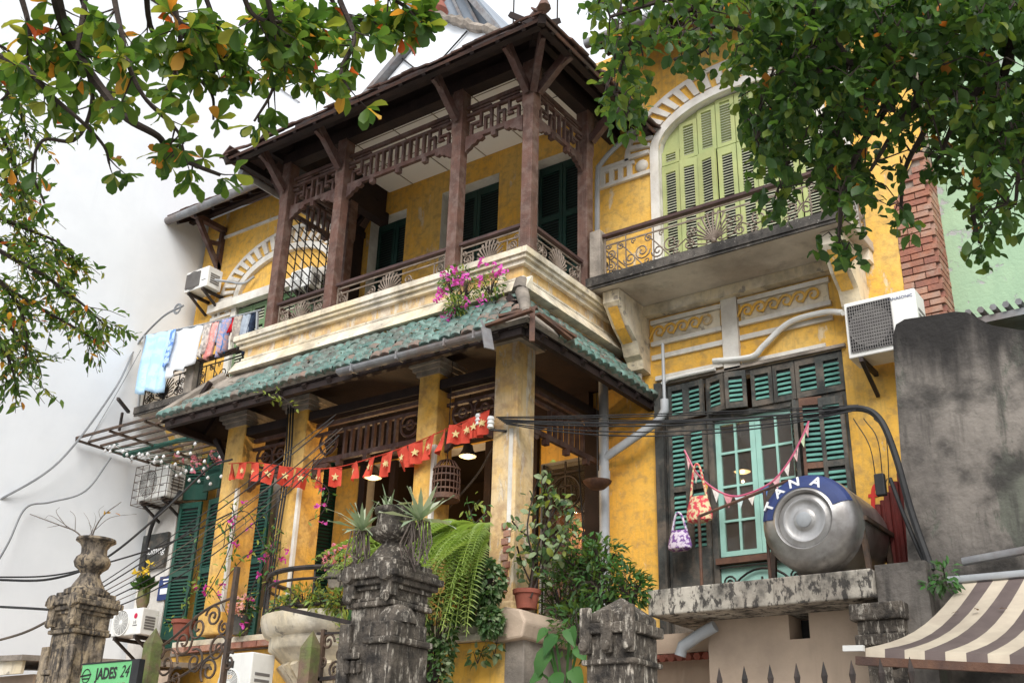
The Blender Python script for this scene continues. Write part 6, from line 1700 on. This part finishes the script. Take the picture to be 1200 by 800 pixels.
bg1 = plant('bougainvillea', 'magenta bougainvillea spilling over the cornice corner onto the green tiles', [(Wy(545, 335, 7.72), (.24, .10, .20)), (Wy(530, 330, 7.7), (.16, .10, .18)), (Wy(575, 335, 7.72), (.2, .1, .14)), (Wy(535, 358, 7.62), (.13, .1, .10))], 700, 'ellip', [LP[3], LP[5], LF[0]], (.035, .065), 'bougainvillea')
it = []
for (px, py) in ((520, 322), (530, 318), (540, 328), (562, 305), (575, 310), (518, 342), (515, 352), (530, 365), (522, 370), (565, 353), (590, 318), (582, 322), (545, 322), (535, 333), (548, 355), (527, 330), (560, 330)):
    for q in range(11):
        p = Wy(px + U_(-5, 5), py + U_(-5, 5), 7.6); it.append((orient(p, rdir(), rdir(), U_(.03, .055)), 0))
put_leaves(bg1, it, 'round', [MAG], 'petal', 'bracts', cap=0)
def vines(name, label, paths, Y, nl, mats, size, fl=None, nf=0, cat='vine'):
    t = T(name, label, cat, tuple(W(paths[0][0][0], paths[0][0][1], Y=Y))); it = []; fi = []
    for P in paths:
        q = smooth([W(x, y, Y=Y + U_(-.12, .12)) for x, y in P], 6); G().tube(q, .005, 4, False).o('stem', BARK, t)
        for k in range(nl):
            p = random.choice(q) + rdir() * .07
            it.append((orient(p, rdir(), (V((0, -.6, .7)) + rdir() * .6).normalized(), U_(*size)), random.randrange(len(mats))))
        for k in range(nf):
            p = random.choice(q) + rdir() * .09
            for _ in range(6): fi.append((orient(p + rdir() * .02, rdir(), rdir(), U_(.035, .055)), 0))
    put_leaves(t, it, 'ellip', mats, cap=0)
    if fi: put_leaves(t, fi, 'round', [fl], 'petal', 'bracts', cap=0)
    return t
vines('bougainvillea', 'thin climbing bougainvillea with sparse pink flowers between the left columns', [[(262, 640), (268, 610), (290, 600), (310, 640)], [(285, 740), (295, 690), (320, 640), (312, 600)], [(255, 690), (290, 650), (325, 640)], [(240, 700), (262, 660), (275, 620), (272, 590)], [(300, 700), (325, 660), (330, 620)], [(228, 690), (250, 690), (275, 740)]], 7.85, 34, [LP[3], LF[0], LP[5]], (.05, .09), MAG, 4)
vines('vine', 'trailing vine with small pink flowers hanging below the flag string', [[(352, 552), (368, 560), (385, 575), (378, 600), (362, 610)]], 7.8, 18, [LP[3], LP[5]], (.05, .08), MAG, 4)
vines('vine', 'pink flowering creeper over the caged air conditioner', [[(205, 540), (222, 545), (240, 540), (255, 525)], [(230, 530), (235, 552)], [(240, 545), (262, 535)]], 9.2, 12, [LP[3], LF[0]], (.05, .08), PINK, 7)
vines('vine', 'thin green creeper on the left green shutters', [[(215, 720), (222, 690), (232, 660), (222, 620)], [(192, 722), (205, 735), (222, 700)]], 9.3, 22, [LP[3], LP[5]], (.06, .1))
vines('weed', 'yellow green sprig growing from the roof edge above the left columns', [[(345, 478), (330, 465), (318, 462), (298, 468)], [(325, 470), (328, 458)]], 7.42, 16, [LP[5]], (.05, .08))
vines('weed', 'yellow green sprigs behind the agaves by the second column', [[(548, 620), (552, 600), (562, 585)], [(555, 615), (570, 600)], [(560, 625), (548, 590)]], 7.6, 14, [LP[5], LP[3]], (.05, .09))
# fern
fe = T('fern', 'big pale green fern hanging over the yellow plinth', 'fern', tuple(Wy(530, 640, 7.55)))
fm_ = []
for k in range(3):
    g = G(); n = 26
    for i in range(n + 1):
        t = i / n; zz = -1.15 * t * t
        if i < n:
            t2 = (i + 1) / n; g.add([(-.006, t, zz), (.006, t, zz), (.006, t2, -1.15 * t2 * t2), (-.006, t2, -1.15 * t2 * t2)], [(0, 1, 2, 3)])
        wv = .17 * min(1, .25 + t * 4) * (1 - t ** 5) ** .6
        for s in (-1, 1):
            g.add([(0, t - .010, zz), (s * wv * .55, t + .022 + .02 * k, zz - .01), (s * wv, t + .05, zz - .05 - .02 * k), (s * wv * .5, t + .058, zz - .02), (0, t + .022, zz)], [(0, 1, 2, 3, 4)])
    ob = g.o('frond', LP[2], None, fix=False); fm_.append(ob.data); bpy.data.objects.remove(ob)
for k in range(165):
    x = U_(474, 572); y = U_(612, 652) + abs(x - 530) * .1
    p = Wy(x, y, 7.62 + U_(-.1, .1)); side = (x - 530) / 40
    d = V((side * .20 + U_(-.14, .14), -.62 + U_(-.15, .15), U_(-.2, .45))).normalized()
    inst('frond', fm_[k % 3], fe, orient(p, d, V((0, 0, 1)), U_(.44, .66), U_(1.0, 1.35)))
plant('ivy', 'dark green ivy mass hanging under the fern on the plinth', [(Wy(548, 700, 7.55), (.26, .16, .22)), (Wy(572, 682, 7.5), (.16, .14, .20)), (Wy(512, 745, 7.4), (.20, .16, .36)), (Wy(505, 788, 7.3), (.19, .16, .3)), (Wy(575, 728, 7.5), (.11, .1, .13))], 2600, 'heart', [LP[0], LP[0], LF[1], LP[1]], (.028, .055), 'ivy', hollow=.6, up_=.1, cap=60)
plant('ivy', 'small trailing ivy strands on the yellow plinth front', [(Wy(580, 752, 7.6), (.10, .06, .16)), (Wy(560, 765, 7.6), (.12, .05, .12))], 60, 'heart', [LP[1], LP[0]], (.04, .07), 'ivy')
pt = T('potted_climber', 'variegated climber in a red clay pot beside the corner column', 'potted plant', tuple(Wy(617, 716, 7.75)))
p = Wy(617, 712, 7.80); p.z = 3.262
G().lathe([(.085, 0), (.108, .12), (.122, .125), (.126, .16), (.11, .16), (.105, .13)], p.x, p.y, 18, 'Z', p.z - .02).o('pot', TERR, pt, True)
g = G(); it = []
for P in ([(620, 700), (625, 660), (618, 620), (625, 580), (632, 560)], [(625, 700), (635, 650), (645, 600), (640, 570)], [(622, 700), (640, 655), (660, 620), (672, 600)], [(618, 700), (630, 640), (655, 590), (668, 590)], [(630, 690), (628, 640), (608, 620), (600, 610)], [(625, 690), (612, 660), (606, 640)], [(640, 660), (655, 640), (665, 612)], [(622, 700), (628, 610), (645, 552)]):
    q = smooth([Wy(x, y, 7.8 + U_(-.1, .15)) for x, y in P], 6); g.tube(q, .008, 5, False)
    for k in range(34):
        c = q[int(len(q) * (.2 + .8 * R()) * .99)] + rdir() * .08
        it.append((orient(c, (rdir() + V((0, 0, -.4))).normalized(), (V((0, -.6, .7)) + rdir() * .5).normalized(), U_(.05, .09)), pick([2, 6, .6, 2])))
g.o('stem', BARK, pt); put_leaves(pt, it, 'round', [LP[0], LP[1], LF[0], LP[5]], cap=120)
plant('shrub', 'dark green leafy shrub against the yellow wall beside the drain pipe', [(Wy(690, 680, 8.3), (.40, .25, .30)), (Wy(715, 688, 8.2), (.34, .22, .24)), (Wy(672, 652, 8.4), (.26, .2, .26)), (Wy(660, 700, 8.3), (.28, .2, .28)), (Wy(738, 692, 8.2), (.20, .15, .18)), (Wy(680, 735, 8.0), (.28, .2, .24)), (Wy(705, 655, 8.4), (.24, .2, .2))], 2200, 'ellip', [LP[0], LF[1], LP[3], LF[0]], (.045, .095), 'shrub', hollow=.45, cap=150)
bl_ = T('broad_leaved_plant', 'plant with big heart shaped green leaves below the clay pot', 'plant', tuple(Wy(655, 800, 7.2)))
it = []; g = G(); root = Wy(662, 840, 7.3)
for (px, py, s, dx) in ((650, 746, .17, -.3), (668, 738, .15, .5), (642, 765, .22, -.6), (655, 790, .18, -.2), (678, 758, .15, .7), (640, 738, .12, -.5), (634, 788, .13, -.8), (672, 785, .16, .5)):
    p = Wy(px, py, 7.15); g.tube(smooth([root, root.lerp(p, .6) + V((0, 0, .06)), p], 5), .010, 5, False)
    it.append((orient(p, V((dx, -.35, -.75)).normalized(), V((0, -.85, .45)), s), 0))
g.o('stem', LP[3], bl_); put_leaves(bl_, it, 'heart', [LP[3]], cap=50)
plant('planter_bush', 'dense yellow green bush growing in the bowed balcony', [(Wy(358, 704, 7.2), (.26, .2, .14)), (Wy(385, 706, 7.2), (.22, .2, .12)), (Wy(340, 712, 7.25), (.18, .16, .10)), (Wy(405, 708, 7.2), (.16, .16, .13))], 1100, 'ellip', [LP[5], LP[2], LF[2], LP[0]], (.04, .075), 'bush', hollow=.3, up_=.5)
plant('planter_shrub', 'dull green leafy plant at the left rim of the bowed balcony', [(Wy(332, 715, 7.3), (.12, .12, .14)), (Wy(325, 728, 7.3), (.12, .12, .10))], 120, 'ellip', [LP[0], LP[1]], (.05, .09))
def flowerpot(label, px, py, Y, fmat, w_, pot=TERR, nf=26):
    p = W(px, py, Y=Y)
    t = plant('flower_pot', label, [(p, (w_, w_ * .7, w_ * .7))], 110, 'ellip', [LP[0], LP[3]], (.05, .09), 'flowers', (fmat, nf, (.03, .05), 1.1))
    G().lathe([(w_ * .5, -.22), (w_ * .72, -.05), (w_ * .78, -.03), (w_ * .65, -.03)], p.x, p.y, 14, 'Z', p.z - w_ * .4).o('pot', pot, t, True)
    return t
flowerpot('pot of bright pink flowers behind the curved iron rail', 398, 655, 7.5, PINK, .16, MORR, 40)
flowerpot('pot of salmon pink flowers on the broken brick sill', 285, 712, 7.85, SALM, .15, CHAR, 26)
flowerpot('second pot of pink flowers between the left columns', 322, 648, 8.2, PINK, .10, TERR, 12)
p = Wy(213, 745, 8.8); tag(G().lathe([(.09, -.05), (.13, .14), (.15, .145), (.15, .19), (.12, .19)], p.x, p.y, 16, 'Z', p.z).o('clay_pot', TERR, None, True), 'empty brown clay pot at the foot of the left green shutters', 'pot')
vs = T('flower_vase', 'glass vase of yellow flowers on top of the logo air conditioner', 'vase', tuple(Wy(166, 712, 9.05)))
p = Wy(166, 712, 9.05)
G().lathe([(.06, 0), (.085, .08), (.08, .2), (.07, .26), (.06, .26), (.06, .2)], p.x, p.y, 14, 'Z', p.z).o('vase_body', MOSS, vs, True)
it, fi = [], []
for k in range(90): it.append((orient(V((p.x, p.y, p.z + .26)), (rdir() * .8 + V((0, -.1, .7))).normalized(), rdir(), U_(.12, .22)), k % 2))
put_leaves(vs, it, 'ellip', [LP[0], LF[1]], cap=0)
for a in range(7):
    c = V((p.x + U_(-.16, .16), p.y - .08, p.z + U_(.40, .56)))
    for k in range(8): fi.append((orient(c, (rdir() + V((0, -.4, .2))).normalized(), rdir(), U_(.06, .085)), 0))
put_leaves(vs, fi, 'ellip', [YFL], 'petal', 'petals', cap=0)
def agave(label, px, py, Y, s, n, seed, droop=.25, roots=True):
    rnd = random.Random(seed); p = W(px, py, Y=Y)
    t = T('agave', label, 'agave', tuple(p), 'spiky agaves on the middle pillar')
    mes = leaf_meshes('blade', [LP[4]], 3)[0]
    for k in range(n):
        a = 2 * PI * k * .381; e = .15 + .75 * (k / n)
        d = V((math.cos(a) * (1.1 - e), math.sin(a) * (1.1 - e), e - droop * rnd.random())).normalized()
        inst('leaf', mes[k % 3], t, orient(p, d, V((0, 0, 1)), s * rnd.uniform(.7, 1.1), 1.5))
    if roots:
        g = G()
        for k in range(22):
            q = p + V((rnd.uniform(-.05, .05), rnd.uniform(-.05, .05), 0)); g.tube([q, q + V((rnd.uniform(-.06, .06), rnd.uniform(-.05, .03), -.16)), q + V((rnd.uniform(-.07, .07), rnd.uniform(-.05, .03), -rnd.uniform(.2, .36)))], .005, 3, False)
        g.o('dry_root', TWIG, t)
agave('spiky variegated agave on the left of the middle urn', 424, 622, 5.42, .25, 26, 1); agave('spiky variegated agave on the right of the middle urn', 492, 610, 5.5, .26, 26, 2); agave('small spiky agave in the mouth of the middle urn', 455, 598, 5.6, .18, 16, 3, .1, False)
bt_ = T('bare_twigs', 'bare leafless twigs growing from the dry urn on the left', 'twigs', (-8.45, 5.55, 3.7)); g = G()
y = 5.55
for P, r in (([(96, 652), (96, 632), (88, 622), (70, 615), (35, 602)], .010), ([(104, 655), (108, 628), (120, 605), (142, 588)], .010), ([(88, 622), (88, 605), (82, 598)], .004), ([(78, 617), (66, 600), (70, 594)], .004), ([(108, 628), (104, 610), (98, 600)], .004), ([(112, 620), (130, 606), (160, 602)], .004), ([(96, 636), (108, 622), (104, 612)], .004), ([(84, 620), (60, 604), (52, 608)], .003), ([(118, 608), (116, 598), (122, 592)], .003), ([(70, 615), (55, 618)], .003), ([(102, 640), (112, 610), (110, 600)], .003)):
    q = smooth([W(a, b, Y=y) for a, b in P], 4); g.tube(q, [r * (1 - .7 * k / len(q)) for k in range(len(q))], 4)
g.o('twig', TWIG, bt_, True)
it = [(orient(W(a, b, Y=y), rdir(), rdir(), .05), 0) for a, b in ((122, 603), (141, 604), (124, 601))]; put_leaves(bt_, it, 'ellip', [LF[3]])
plant('weed', 'small green weed growing between the dark wall and the awning', [(Wy(1108, 675, 8.3), (.10, .08, .10)), (Wy(1100, 685, 8.3), (.1, .08, .07))], 90, 'ellip', [LP[3], LP[0]], (.05, .09))
plant('weed', 'grass tuft in front of the low sill by the gate', [(Wy(408, 742, 5.9), (.03, .03, .10))], 30, 'blade', [LP[3], LP[5]], (.10, .16), up_=1.4)
